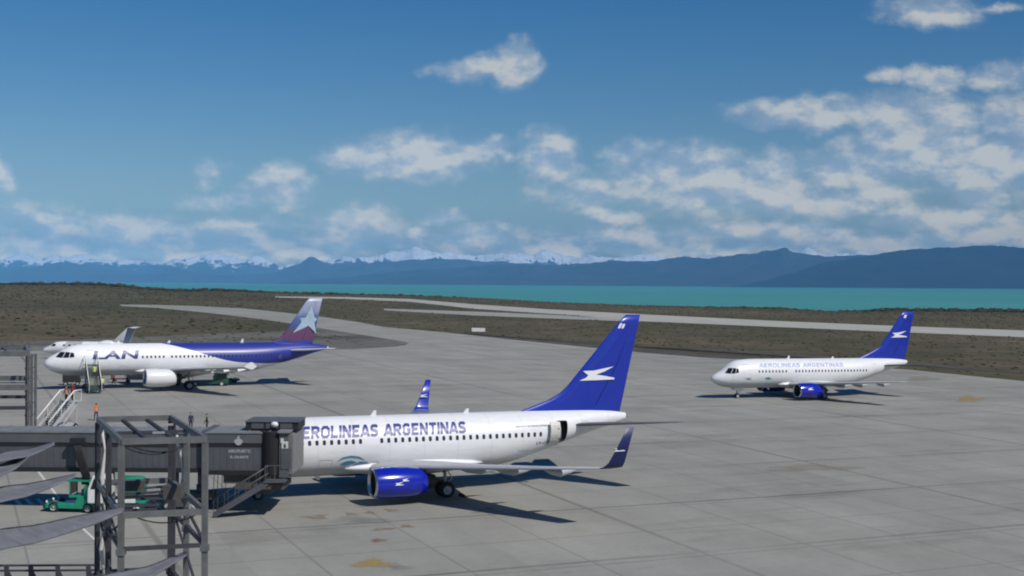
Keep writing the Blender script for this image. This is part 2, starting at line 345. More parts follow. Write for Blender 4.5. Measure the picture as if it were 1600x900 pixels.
def vnoise(seed, n=512):
    r = np.random.default_rng(seed); tab = r.random((n, n))
    def f(x, y):
        xi, yi = math.floor(x), math.floor(y); fx, fy = x - xi, y - yi; fx = fx*fx*(3-2*fx); fy = fy*fy*(3-2*fy)
        a = tab[xi % n][yi % n]; b = tab[(xi+1) % n][yi % n]; c = tab[xi % n][(yi+1) % n]; d = tab[(xi+1) % n][(yi+1) % n]
        return (a*(1-fx)+b*fx)*(1-fy)+(c*(1-fx)+d*fx)*fy
    return f
def mountain(name, D, depth, crest, m, seed, amp, wl=1500.0, step=2.0, rows=40):
    """amp: metres of ridged relief; wl: its longest wavelength in metres"""
    vn = vnoise(seed); x0, x1 = crest[0][0], crest[-1][0]; nx = int((x1 - x0) / step); vs = []; fs = []
    for j in range(rows + 8):
        u = j / (rows - 1)                                   # 0 at the foot, 1 at the crest, then the back slope
        for i in range(nx + 1):
            px = x0 + (x1 - x0) * i / nx; a = (px - 800) / F_PX; d = ray(px, interp(crest, px)); hz = max(CAM_H + d[2] / d[1] * (D + depth) + 20, 3)
            y = D + depth * u; X = a * y; wx = X + 400 * (vn(X / 1900, y / 1900 + 7) - .5); wy = y + 400 * (vn(X / 1700 + 9, y / 1700) - .5); q = 0; am = 1; w = wl
            for o in range(4): q += am * (.5 - abs(vn(wx / w + o * 17, wy / w + o * 5) - .5) * 2); am *= .60; w *= .47
            env = min(1, hz / (amp * 2.2)) * amp
            if u <= 1: z = -21 + hz * (1 - (1 - u) ** 1.6) * (.93 + .07 * u) + env * (q - .32 * u) * min(1, u * 2.2) * (1 - .45 * max(0, u - .8) * 5 * .6)
            else: z = -21 + (hz + env * (q - .32) * .73) * max(0, 1 - (u - 1) * 5)
            vs.append((X, y, z if u > 0 else -25))
    n = nx + 1
    for j in range(rows + 7):
        for i in range(nx): a = j * n + i; fs.append((a, a + 1, a + 1 + n, a + n))
    g = MB(); g.add(vs, fs, 0, True); return struct(g.build(name, m, fix=False))
def rock(name, col, snow_z=None, band=250):
    m = bpy.data.materials.new(name); m.use_nodes = True; t = m.node_tree; b = bsdf(m)
    tcn = t.nodes.new('ShaderNodeTexCoord'); v = tcn.outputs['Object']; n = noise(t, v, .0011, 8, .65)
    mr = t.nodes.new('ShaderNodeMapRange'); t.links.new(n, mr.inputs[0]); mr.inputs[1].default_value = .3; mr.inputs[2].default_value = .7; mr.inputs[3].default_value = .55; mr.inputs[4].default_value = 1.5
    cc = V_(t, 'MULTIPLY', col); t.links.new(mr.outputs[0], cc.node.inputs[1])
    out = cc
    if snow_z is not None:
        sp = t.nodes.new('ShaderNodeSeparateXYZ'); t.links.new(v, sp.inputs[0]); n2 = noise(t, V_(t, 'MULTIPLY', v, (1, .35, 1.3)), .0026, 8, .72)
        z = M_(t, 'ADD', sp.outputs[2], M_(t, 'MULTIPLY', M_(t, 'SUBTRACT', n2, .5), band * 11))
        ge = t.nodes.new('ShaderNodeNewGeometry'); sn = t.nodes.new('ShaderNodeSeparateXYZ'); t.links.new(ge.outputs['Normal'], sn.inputs[0])
        z = M_(t, 'ADD', z, M_(t, 'MULTIPLY', M_(t, 'SUBTRACT', sn.outputs[2], .88), 1300.0))
        mr2 = t.nodes.new('ShaderNodeMapRange'); t.links.new(z, mr2.inputs[0]); mr2.inputs[1].default_value = snow_z; mr2.inputs[2].default_value = snow_z + band * .6
        mx = t.nodes.new('ShaderNodeMix'); mx.data_type = 'RGBA'; t.links.new(mr2.outputs[0], mx.inputs[0]); t.links.new(cc, mx.inputs[6]); mx.inputs[7].default_value = (.88, .90, .93, 1); out = mx.outputs[2]
    t.links.new(out, b.inputs['Base Color']); b.inputs['Roughness'].default_value = .95; b.inputs['Specular IOR Level'].default_value = .1
    return m
mountain('snowy_mountains', 32000, 5000, [(-300,408),(0,406),(40,401),(60,404),(85,398),(100,404),(130,400),(160,406),(200,407),(240,411),(270,406),(300,400),(330,398),(350,400),(380,405),(400,402),(420,410),(440,417),(470,414),(530,405),(560,401),(600,397),(630,391),(650,384),(670,388),(690,396),(720,397),(760,401),(800,398),(830,402),(850,393),(870,400),(900,403),(950,402),(1000,399),(1050,402),(1150,402),(1240,396),(1262,390),(1290,398),(1350,394),(1450,402),(1900,406)],
    rock('snow_and_rock', (.05, .055, .07), 560, 110), 3, 190, 1350.0, 1.2)
mountain('middle_mountains', 26500, 4500, [(-300,424),(0,419),(60,416),(100,412),(150,421),(200,426),(230,428),(262,421),(300,426),(360,431),(400,429),(440,424),(470,411),(486,402),(500,408),(522,416),(560,413),(600,408),(660,406),(700,406),(760,409),(820,413),(900,416),(1000,420),(1200,425),(1900,430)],
    rock('middle_rock', (.045, .045, .055)), 11, 120, 1500.0)
mountain('lakeside_mountains', 20500, 5000, [(380,446),(450,441),(560,432),(650,424),(750,419),(820,416),(850,418),(900,416),(950,411),(1000,407),(1040,403),(1060,400),(1100,402),(1150,400),(1200,395),(1222,390),(1240,397),(1280,401),(1320,403),(1400,402),(1600,402),(1900,404)],
    rock('lakeside_rock', (.036, .032, .038)), 17, 120, 1500.0)
mountain('dark_mountain_ridge', 17500, 3500, [(1120,450),(1180,440),(1230,428),(1280,415),(1320,406),(1360,399),(1400,394),(1450,391),(1500,389),(1530,387.5),(1600,388.5),(1700,386),(1900,390)],
    rock('ridge_rock', (.016, .015, .020)), 23, 90, 1100.0)

# scrub: low bushes over the steppe, nobody could count them
def inside(p, poly):
    x, y = p; c = False; j = len(poly) - 1
    for i in range(len(poly)):
        xi, yi = poly[i]; xj, yj = poly[j]
        if (yi > y) != (yj > y) and x < (xj - xi) * (y - yi) / (yj - yi) + xi: c = not c
        j = i
    return c
POLYS = [A_POLY, T_POLY, R_POLY, L_POLY, S1, S2]
def scrub(name, count, m, rfun, smin, smax, azr=(-25, 25)):
    V = []; Fc = []
    base = [(math.cos(k * math.pi / 3), math.sin(k * math.pi / 3)) for k in range(6)]
    n = 0
    while n < count:
        a = R(random.uniform(*azr)); r = rfun(); x, y = r * math.sin(a), r * math.cos(a)
        if any(inside((x, y), q) for q in POLYS): continue
        z = Hgt(x, y); s = random.uniform(smin, smax) * (1 + (r > 700) * .3); h = s * random.uniform(.35, .7); o = len(V); j = lambda: random.uniform(.7, 1.25)
        for bx, by in base: V.append((x + bx * s * .8 * j(), y + by * s * .8 * j(), z - .06))
        for bx, by in base: V.append((x + bx * s * j(), y + by * s * j(), z + h * .45 * j()))
        for bx, by in base[::2]: V.append((x + bx * s * .5 * j(), y + by * s * .5 * j(), z + h * j()))
        for k in range(6): Fc.append((o + k, o + (k + 1) % 6, o + 6 + (k + 1) % 6, o + 6 + k))
        for k in range(3):
            a0, a1, a2 = o + 6 + 2 * k, o + 6 + (2 * k + 1) % 6, o + 6 + (2 * k + 2) % 6; t0, t1 = o + 12 + k, o + 12 + (k + 1) % 3
            Fc.append((a0, a1, t0)); Fc.append((a1, a2, t1)); Fc.append((a1, t1, t0))
        Fc.append((o + 12, o + 13, o + 14)); n += 1
    g = MB(); g.add(V, Fc, 0, False); o = g.build(name, m, fix=False); o['kind'] = 'stuff'; o['label'] = 'low dry scrub covering the steppe around the airfield'; return o
def bushmat(name, a, b_, c_):
    m = bpy.data.materials.new(name); m.use_nodes = True; t = m.node_tree; b = bsdf(m)
    ge = t.nodes.new('ShaderNodeNewGeometry'); r = t.nodes.new('ShaderNodeValToRGB'); t.links.new(ge.outputs['Random Per Island'], r.inputs[0])
    r.color_ramp.elements[0].color = (*a, 1); r.color_ramp.elements[1].color = (*c_, 1); e = r.color_ramp.elements.new(.5); e.color = (*b_, 1)
    t.links.new(r.outputs[0], b.inputs['Base Color']); b.inputs['Roughness'].default_value = .95; b.inputs['Specular IOR Level'].default_value = .1; return m
bm1 = bushmat('scrub_leaves', (.048, .050, .030), (.072, .068, .042), (.10, .088, .058))
scrub('scrub', 20000, bm1, lambda: math.sqrt(random.uniform(150 ** 2, 1150 ** 2)), .2, .5)
s2 = scrub('dark_scrub', 2600, bushmat('dark_scrub_leaves', (.026, .030, .018), (.040, .040, .024), (.06, .052, .034)), lambda: random.uniform(1040, 1158), 1.0, 2.6)
s2['label'] = 'dark bushes along the crest of the land before the lake'
s3 = scrub('dark_hill_scrub', 500, MATS.get('x') or bpy.data.materials['dark_scrub_leaves'], lambda: random.uniform(300, 1100), .3, .8, (-25, -11))
s3['label'] = 'dark shrubs over the rising ground on the left'

# ------------------------------------------------------------------ haze
hz = MB(); hz.box((0, 19800, 684), (66000, 48400, 1440)); haze = hz.build('haze', None or mat('haze_air', (1, 1, 1), var=0)); haze['kind'] = 'stuff'
hm = MATS['haze_air']; ht = hm.node_tree; ht.nodes.clear(); vo = ht.nodes.new('ShaderNodeVolumePrincipled'); ho = ht.nodes.new('ShaderNodeOutputMaterial')
vo.inputs['Color'].default_value = (.18, .56, 1.0, 1); vo.inputs['Density'].default_value = 3.9e-5; vo.inputs['Anisotropy'].default_value = -0.42
ht.links.new(vo.outputs[0], ho.inputs['Volume'])
# ------------------------------------------------------------------ aircraft
white = mat('aircraft_white', (.72, .725, .735), .28, var=.05, scale=1.2, coat=.3)
blue_l = mat('livery_blue', (.008, .028, .35), .30, var=.06, scale=1.5, coat=.35)
blue_e = mat('cowl_blue', (.006, .016, .36), .2, var=.05, scale=2, coat=.5)
navy = mat('lettering_blue', (.022, .035, .22), .4, var=0)
glassd = mat('cockpit_glass', (.012, .014, .018), .12, var=0, spec=.6)
winm = mat('window_glass', (.03, .034, .045), .2, var=0, spec=.6)
metal = mat('bare_metal', (.62, .63, .65), .28, 1.0, var=.08)
darkm = mat('dark_metal', (.045, .045, .05), .5, .4, var=.15)
tyre = mat('tyre_rubber', (.018, .018, .019), .8, var=.15)
gearm = mat('gear_grey', (.45, .46, .47), .45, .2, var=.15, scale=8)
wingg = mat('wing_grey', (.38, .39, .41), .35, var=.08, scale=.8, coat=.1)
interior = mat('cabin_dark', (.03, .028, .026), .8, var=.1)
emb = mat('emblem_white', (.80, .80, .82), .4, var=0)
palec = mat('emblem_teal', (.10, .26, .40), .4, var=.2)

def fuse_mat(name, kind):
    m = bpy.data.materials.new(name); m.use_nodes = True; t = m.node_tree; b = bsdf(m); tcn = t.nodes.new('ShaderNodeTexCoord'); v = tcn.outputs['Object']
    sp = t.nodes.new('ShaderNodeSeparateXYZ'); t.links.new(v, sp.inputs[0]); X, Z = sp.outputs[0], sp.outputs[2]
    def mix(f, a, c):
        x = t.nodes.new('ShaderNodeMix'); x.data_type = 'RGBA'; t.links.new(f, x.inputs[0])
        for i, q in ((6, a), (7, c)):
            if isinstance(q, tuple): x.inputs[i].default_value = (*q, 1)
            else: t.links.new(q, x.inputs[i])
        return x.outputs[2]
    def step(val, e0, e1):
        x = t.nodes.new('ShaderNodeMapRange'); t.links.new(val, x.inputs[0]); x.inputs[1].default_value = e0; x.inputs[2].default_value = e1; return x.outputs[0]
    if kind == 'lan':
        fc = t.nodes.new('ShaderNodeFloatCurve'); cu = fc.mapping.curves[0]; t.links.new(M_(t, 'DIVIDE', X, 40.0), fc.inputs['Value'])
        pts = [(0, 1), (.33, .96), (.352, .865), (.404, .795), (.456, .715), (.52, .60), (.575, .515), (.62, .475), (.75, .45), (.85, .52), (.90, .60), (.93, .70), (.96, .95), (1, 1)]
        cu.points[0].location = pts[0]; cu.points[1].location = pts[-1]
        for p in pts[1:-1]: cu.points.new(*p)
        for p in cu.points: p.handle_type = 'AUTO'
        fc.mapping.update(); lim = M_(t, 'MULTIPLY', fc.outputs[0], 7.0)
        bl = step(M_(t, 'SUBTRACT', Z, lim), -.03, .03)
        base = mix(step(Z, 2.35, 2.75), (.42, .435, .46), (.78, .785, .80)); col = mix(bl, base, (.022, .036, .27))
    else:
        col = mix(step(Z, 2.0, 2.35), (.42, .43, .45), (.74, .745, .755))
    n = noise(t, V_(t, 'MULTIPLY', v, (.4, 2, 2)), 2.0, 5, .6); k = M_(t, 'MULTIPLY_ADD', n, .26, .84)
    fr = M_(t, 'ABSOLUTE', M_(t, 'SUBTRACT', M_(t, 'FRACT', M_(t, 'DIVIDE', X, 2.54)), .5)); sm = step(fr, .4935, .498); k = M_(t, 'MULTIPLY', k, M_(t, 'MULTIPLY_ADD', sm, -.30, 1.0))
    cx = t.nodes.new('ShaderNodeCombineXYZ')
    for i in range(3): t.links.new(k, cx.inputs[i])
    t.links.new(V_(t, 'MULTIPLY', col, cx.outputs[0]), b.inputs['Base Color'])
    b.inputs['Roughness'].default_value = .42; b.inputs['Coat Weight'].default_value = .08; b.inputs['Coat Roughness'].default_value = .2; return m
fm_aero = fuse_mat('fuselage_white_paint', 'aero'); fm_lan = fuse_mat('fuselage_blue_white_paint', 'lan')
def airframe(L, topz, botz, hw, kind):
    c = (topz + botz) / 2
    if kind == 'b':
        top = [(0, c-.72), (.12, c-.45), (.5, c-.12), (1, c+.15), (1.6, c+.45), (2.1, c+.85), (2.7, c+1.3), (3.4, c+1.68), (4.4, topz-.14), (6, topz-.02), (8, topz), (L-7, topz), (L-4, topz-.04), (L-1.5, topz-.16), (L, topz-.34)]
        bot = [(0, c-.78), (.12, c-1.02), (.5, c-1.3), (1, c-1.52), (2, c-1.8), (3.2, botz+.07), (5, botz), (L-12.4, botz), (L-10.5, botz+.22), (L-8, botz+.86), (L-5, botz+1.78), (L-2.5, botz+2.5), (L-.6, botz+2.98), (L, botz+3.2)]
        wid = [(0, .04), (.12, .30), (.5, .66), (1, .98), (2, 1.4), (3.2, 1.7), (4.6, hw-.05), (6.5, hw), (L-12, hw), (L-9, hw*.94), (L-6, hw*.73), (L-3, hw*.43), (L-1, hw*.22), (L, hw*.12)]
    else:
        top = [(0, c-.42), (.1, c-.15), (.5, c+.28), (1.1, c+.66), (1.8, c+1.05), (2.5, c+1.5), (3.3, c+1.82), (4.4, topz-.08), (6, topz), (L-9, topz), (L-5, topz-.04), (L-2, topz-.25), (L, topz-.62)]
        bot = [(0, c-.50), (.1, c-.78), (.5, c-1.15), (1.1, c-1.45), (2, c-1.75), (3.4, botz+.08), (5.5, botz), (L-14, botz), (L-11.5, botz+.22), (L-8.5, botz+.85), (L-5, botz+1.75), (L-2, botz+2.65), (L, botz+3.2)]
        wid = [(0, .05), (.1, .36), (.5, .78), (1.1, 1.12), (2, 1.5), (3.4, 1.82), (5, hw-.02), (6.5, hw), (L-13, hw), (L-9, hw*.92), (L-6, hw*.72), (L-3, hw*.45), (L-1, hw*.25), (L, hw*.10)]
    return dict(L=L, top=top, bot=bot, wid=wid)
def sect(a, s):
    t, b, w = interp(a['top'], s), interp(a['bot'], s), interp(a['wid'], s); return (t + b) / 2, (t - b) / 2, w
def surf(a, s, z, side=-1, off=0.0):
    zc, hh, w = sect(a, s); q = max(-.999, min(.999, (z - zc) / hh)); y = w * math.sqrt(1 - q * q)
    n = Vector((0, y / (w * w), (z - zc) / (hh * hh))).normalized(); p = Vector((s, y, z)) + n * off
    return Vector((p.x, side * p.y, p.z))
def skin_fuselage(a, m, parent, name='fuselage'):
    L = a['L']; st = [0, .03, .08, .16, .3, .5, .75] + [1 + .25 * i for i in range(24)] + list(np.arange(7, L - 13, 1.0)) + list(np.arange(L - 13, L - .2, .5)) + [L - .1, L]
    rings = []
    for s in st:
        zc, hh, w = sect(a, s); rings.append([(s, w * math.cos(t), zc + hh * math.sin(t)) for t in [2 * math.pi * k / 56 for k in range(56)]])
    g = MB(); g.loft(rings, 0, True, True); return g.build(name, m, parent)
def patch(g, a, corners, off, mi=0, side=-1, n=3, th=0.0):
    """four (s,z) corners laid on the skin, with thickness th under it"""
    (s0, z0), (s1, z1), (s2, z2), (s3, z3) = corners; vs = []
    for layer in ((off,) if not th else (off, off - th)):
        for i in range(n + 1):
            u = i / n
            for j in range(n + 1):
                v = j / n
                s = (1-u)*(1-v)*s0 + u*(1-v)*s1 + u*v*s2 + (1-u)*v*s3; z = (1-u)*(1-v)*z0 + u*(1-v)*z1 + u*v*z2 + (1-u)*v*z3
                vs.append(surf(a, s, z, side, layer))
    m = n + 1; fs = [(i*m+j, (i+1)*m+j, (i+1)*m+j+1, i*m+j+1) for i in range(n) for j in range(n)]
    if th:
        k = m * m; fs += [tuple(q + k for q in f[::-1]) for f in fs]
        bd = [i * m for i in range(m)] + [n * m + j for j in range(1, m)] + [i * m + n for i in range(n - 1, -1, -1)] + [j for j in range(n - 1, 0, -1)]
        fs += [(bd[i], bd[(i + 1) % len(bd)], bd[(i + 1) % len(bd)] + k, bd[i] + k) for i in range(len(bd))]
    g.add(vs, fs, mi, True); return g
def wrap_text(a, txt, s0, s1, z0, z1, m, parent, bold=.012, shear=.0, side=-1, name='lettering'):
    me = text_mesh(txt, 1, bold, shear, 1.0 + bold * 1.6); bm = bmesh.new(); bm.from_mesh(me)
    xs = [v.co.x for v in bm.verts]; ys = [v.co.y for v in bm.verts]; x0, x1, y0, y1 = min(xs), max(xs), min(ys), max(ys)
    for k in range(1, 6):
        y = y0 + (y1 - y0) * k / 6
        bmesh.ops.bisect_plane(bm, geom=bm.verts[:] + bm.edges[:] + bm.faces[:], plane_co=(0, y, 0), plane_no=(0, 1, 0))
    for v in bm.verts:
        u = (v.co.x - x0) / (x1 - x0); w = (v.co.y - y0) / (y1 - y0); v.co = surf(a, s0 + (s1 - s0) * u, z0 + (z1 - z0) * w, side, .012)
    bmesh.ops.recalc_face_normals(bm, faces=bm.faces); bm.to_mesh(me); bm.free(); me.materials.append(m); me.name = name
    o = bpy.data.objects.new(name, me); C.objects.link(o); o.parent = parent; return o
LET = {'A': (.9, [[(.02,0),(.40,.97),(.50,.97),(.88,0)], [(.2,.28),(.7,.28)]]), 'E': (.8, [[(.76,.9),(.1,.9),(.1,.1),(.76,.1)], [(.1,.5),(.66,.5)]]),
 'R': (.86, [[(.1,0),(.1,.9),(.56,.9),(.72,.8),(.72,.6),(.56,.48),(.1,.48)], [(.42,.48),(.78,0)]]), 'O': (.95, [[(.1,.3),(.1,.7),(.28,.9),(.66,.9),(.84,.7),(.84,.3),(.66,.1),(.28,.1),(.1,.3)]]),
 'L': (.74, [[(.1,1),(.1,.1),(.72,.1)]]), 'I': (.24, [[(.12,0),(.12,1)]]), 'N': (.9, [[(.1,0),(.1,1)], [(.1,.93),(.76,.07)], [(.76,0),(.76,1)]]),
 'S': (.82, [[(.72,.76),(.6,.9),(.24,.9),(.1,.78),(.1,.62),(.24,.53),(.56,.47),(.7,.38),(.7,.22),(.56,.1),(.2,.1),(.06,.24)]]),
 'G': (.9, [[(.76,.76),(.6,.9),(.28,.9),(.1,.72),(.1,.28),(.28,.1),(.6,.1),(.76,.25),(.76,.46),(.46,.46)]]), 'T': (.8, [[(0,.9),(.8,.9)], [(.4,.9),(.4,0)]]), ' ': (.42, [])}
def block_text(a, txt, s0, s1, z0, z1, m, parent, t=.20, shear=.22, side=-1):
    """bold sloping capitals laid on the skin as ribbons"""
    W_ = sum(LET[c][0] + .14 for c in txt) - .14 + shear; k = (s1 - s0) / W_; H_ = z1 - z0; g = MB(); x = 0
    for c in txt:
        if c == ' ': g.build('lettering', m, parent); g = MB()
        for li, pl in enumerate(LET[c][1]):
            P = []
            for (ax, ay), (bx, by) in zip(pl, pl[1:]):
                n = max(1, int(math.hypot(bx - ax, by - ay) / .22))
                P += [(ax + (bx - ax) * i / n, ay + (by - ay) * i / n) for i in range(n)]
            P.append(pl[-1]); closed = pl[0] == pl[-1]; L_, R_ = [], []; n = len(P)
            for i in range(n):
                a0 = P[i - 1] if i else (P[n - 2] if closed else None); a1 = P[i + 1] if i < n - 1 else (P[1] if closed else None)
                d0 = Vector((P[i][0] - a0[0], P[i][1] - a0[1])).normalized() if a0 else None; d1 = Vector((a1[0] - P[i][0], a1[1] - P[i][1])).normalized() if a1 else None
                d0 = d0 or d1; d1 = d1 or d0; n0 = Vector((-d0.y, d0.x)); n1 = Vector((-d1.y, d1.x)); mt = (n0 + n1).normalized(); ml = min(1.8, 1 / max(.4, mt.dot(n0))) * t / 2
                for S_, sg in ((L_, 1), (R_, -1)):
                    q = (P[i][0] + sg * mt.x * ml, max(0, min(1, P[i][1] + sg * mt.y * ml))); S_.append(surf(a, s0 + (x + q[0] + shear * q[1]) * k, z0 + H_ * q[1], side, .010 + .002 * li))
            g.add(L_ + R_, [(i, i + 1, n + i + 1, n + i) for i in range(n - 1)])
        x += LET[c][0] + .14
    return g.build('lettering', m, parent)
def foil(s, l, z, ch, th, cant=0.0, n=14):
    """closed section ring: leading edge at s; cant turns the thickness direction towards sideways"""
    pts = []
    for k in range(n):                       # upper from TE to LE
        x = .5 + .5 * math.cos(math.pi * k / n); t = 5 * th * (.2969*math.sqrt(x) - .126*x - .3516*x*x + .2843*x**3 - .1036*x**4); pts.append((x, t))
    for k in range(n):
        x = .5 - .5 * math.cos(math.pi * k / n); t = 5 * th * (.2969*math.sqrt(x) - .126*x - .3516*x*x + .2843*x**3 - .1036*x**4); pts.append((x, -t * .7))
    sg = 1 if l >= 0 else -1
    return [(s + x * ch, -(l - sg * t * ch * math.sin(cant)), z + t * ch * math.cos(cant)) for x, t in pts]
def planform(stations, side):
    return [foil(s, side * l, z, ch, th, cant) for s, l, z, ch, th, cant in stations]
def wing_z(st, l):
    for i in range(len(st) - 1):
        if st[i][1] <= l <= st[i + 1][1]:
            f = (l - st[i][1]) / (st[i + 1][1] - st[i][1]); return [st[i][k] * (1 - f) + st[i + 1][k] * f for k in range(5)]
    return st[-1]
def wheel(g, c, r, w, mi=0, mh=1):
    x, y, z = c; n = 20; rings = []
    for yy_, rr in ((-w/2, r*.55), (-w/2, r*.86), (-w*.36, r*.97), (-w*.15, r), (w*.15, r), (w*.36, r*.97), (w/2, r*.86), (w/2, r*.55)):
        rings.append([(x + rr*math.cos(t), y + yy_, z + rr*math.sin(t)) for t in [2*math.pi*k/n for k in range(n)]])
    g.loft(rings, mi, False, True)
    for sg in (-1, 1):
        rings = [[(x + rr*math.cos(t), y + sg*(w/2 - d), z + rr*math.sin(t)) for t in [2*math.pi*k/n for k in range(n)]] for rr, d in ((r*.56, 0), (r*.5, .05), (r*.2, .04), (r*.16, -.01), (.001, -.01))]
        g.loft(rings, mh, False, True)
    return g
def gear(parent, name, s, l, ztop, r, w, half, rake=0.0, door=True):
    g = MB(); g.tube([(s + rake, -l, ztop), (s, -l, r)], [.13, .10], 10, 0); g.tube([(s, -l - half, r), (s, -l + half, r)], .07, 8, 0)
    g.bar((s - .02, -l, r + .15), (s + .55, -l, r + .75), .07, .07, 0); g.bar((s + .55, -l, r + .75), (s + .2, -l, ztop - .2), .07, .07, 0); g.bar((s - .1, -l, ztop - .3), (s - .75, -l, ztop), .08, .08, 0)
    leg = g.build(name, gearm, parent)
    for k in (-1, 1): wheel(MB(), (s, -l + k * half, r), r, w).build('wheel', [tyre, gearm], leg)
    return leg
def nacelle(parent, m, s0, l, zc, r, ln, flat, side, wst, lip=metal, mark=None):
    """flat < 1 squashes the lower half as on the ground-hugging cowls"""
    yc = -l * side; n = 36
    def ring(s, rr, sq=1.0, dz=0):
        out = []
        for k in range(n):
            t = 2 * math.pi * k / n; c, q = math.cos(t), math.sin(t); zz = q * rr * (sq if q < 0 else 1); xx = c * rr * (1.03 if sq < 1 else 1); out.append((s, yc + xx, zc + dz + zz))
        return out
    f = flat
    g = MB(); g.loft([ring(s0 + .14, r * .955, f), ring(s0 + .5, r * 1.0, f), ring(s0 + ln * .35, r * 1.03, f), ring(s0 + ln * .65, r * .99, 1 - (1 - f) * .5), ring(s0 + ln * .88, r * .88), ring(s0 + ln, r * .80), ring(s0 + ln, r * .77), ring(s0 + ln * .8, r * .72)], 0, False, True)
    e = g.build('engine', m, parent)
    g = MB(); g.loft([ring(s0 + .14, r * .957, f), ring(s0 + .04, r * .92, f), ring(s0, r * .87, f), ring(s0 + .04, r * .82, f), ring(s0 + .2, r * .79, 1 - (1-f)*.7)], 0, False, True); g.build('inlet_lip', lip, e)
    g = MB(); g.loft([ring(s0 + .2, r * .79, 1 - (1-f)*.7), ring(s0 + .9, r * .76)], 0, False, True); fs = len(g.v)
    for k in range(24):
        t = 2 * math.pi * k / 24; d = .10
        c0 = lambda a_, rr, s: (s, yc + rr * math.cos(a_), zc + rr * math.sin(a_))
        g.add([c0(t, r*.2, s0+.82), c0(t + d*1.6, r*.2, s0+.95), c0(t + d*1.3, r*.76, s0+.98), c0(t - d*.4, r*.76, s0+.80)], [(0, 1, 2, 3)], 1)
    g.loft([ring(s0 + .99, r * .77), ring(s0 + 1.0, .01)], 2, False); g.loft([ring(s0 + .5, .01), ring(s0 + .62, r * .12), ring(s0 + .85, r * .22)], 1, False, True)
    g.build('fan', [darkm, metal, darkm], e)
    g = MB(); g.loft([ring(s0 + ln * .8, r * .60), ring(s0 + ln + .2, r * .52), ring(s0 + ln + .75, r * .40), ring(s0 + ln + .75, r * .36), ring(s0 + ln + .4, r * .34)], 0, False, True); g.loft([ring(s0 + ln + .4, r * .26), ring(s0 + ln + .9, r * .16), ring(s0 + ln + 1.35, .02)], 0, False, True); g.build('exhaust', darkm, e)
    st = wing_z(wst, l); zt = st[2]
    g = MB(); a = [(s0 + ln * .28, zc + r * .98), (s0 + ln * .7, zc + r * .9), (s0 + ln + .6, zc + r * .62), (s0 + ln + 1.9, zt - .18), (st[0] + 1.3, zt - .12), (st[0] + .2, zt + .04), (s0 + ln * .55, max(zt + .02, zc + r * 1.1))]
    g.prism(a, 'y', yc - .16, yc + .16); g.build('pylon', wingg, e)
    if mark and side > 0:
        for pts in mark:
            g = MB(); v = []
            for (sx, zz) in pts:
                q = max(-.98, min(.98, (zz - zc) / (r * 1.045))); yv = math.sqrt(1 - q * q) * r * 1.05 * 1.03 + .012; v.append((sx, yc - yv, zz))
            g.add(v, [tuple(range(len(v)))]); g.build('emblem', emb, e, fix=False)
    return e
def plate(parent, name, poly, m, y, th=.02):
    g = MB(); g.prism(poly, 'y', y - th / 2, y + th / 2); return g.build(name, m, parent)
BIRD = [(31.0,8.72),(30.2,8.34),(29.5,8.12),(30.3,8.00),(31.08,7.86),(31.05,7.73),(29.6,7.70),(28.1,7.68),(28.65,7.88),(28.85,8.08),(28.38,8.40),(29.3,8.42),(30.3,8.60)]
def bird(cx, cz, w, flip=1):
    x0, x1, z0, z1 = 28.18, 31.05, 7.66, 8.68; k = w / (x1 - x0); return [(cx + (x - (x0+x1)/2) * k * flip, cz + (z - (z0+z1)/2) * k) for x, z in BIRD]

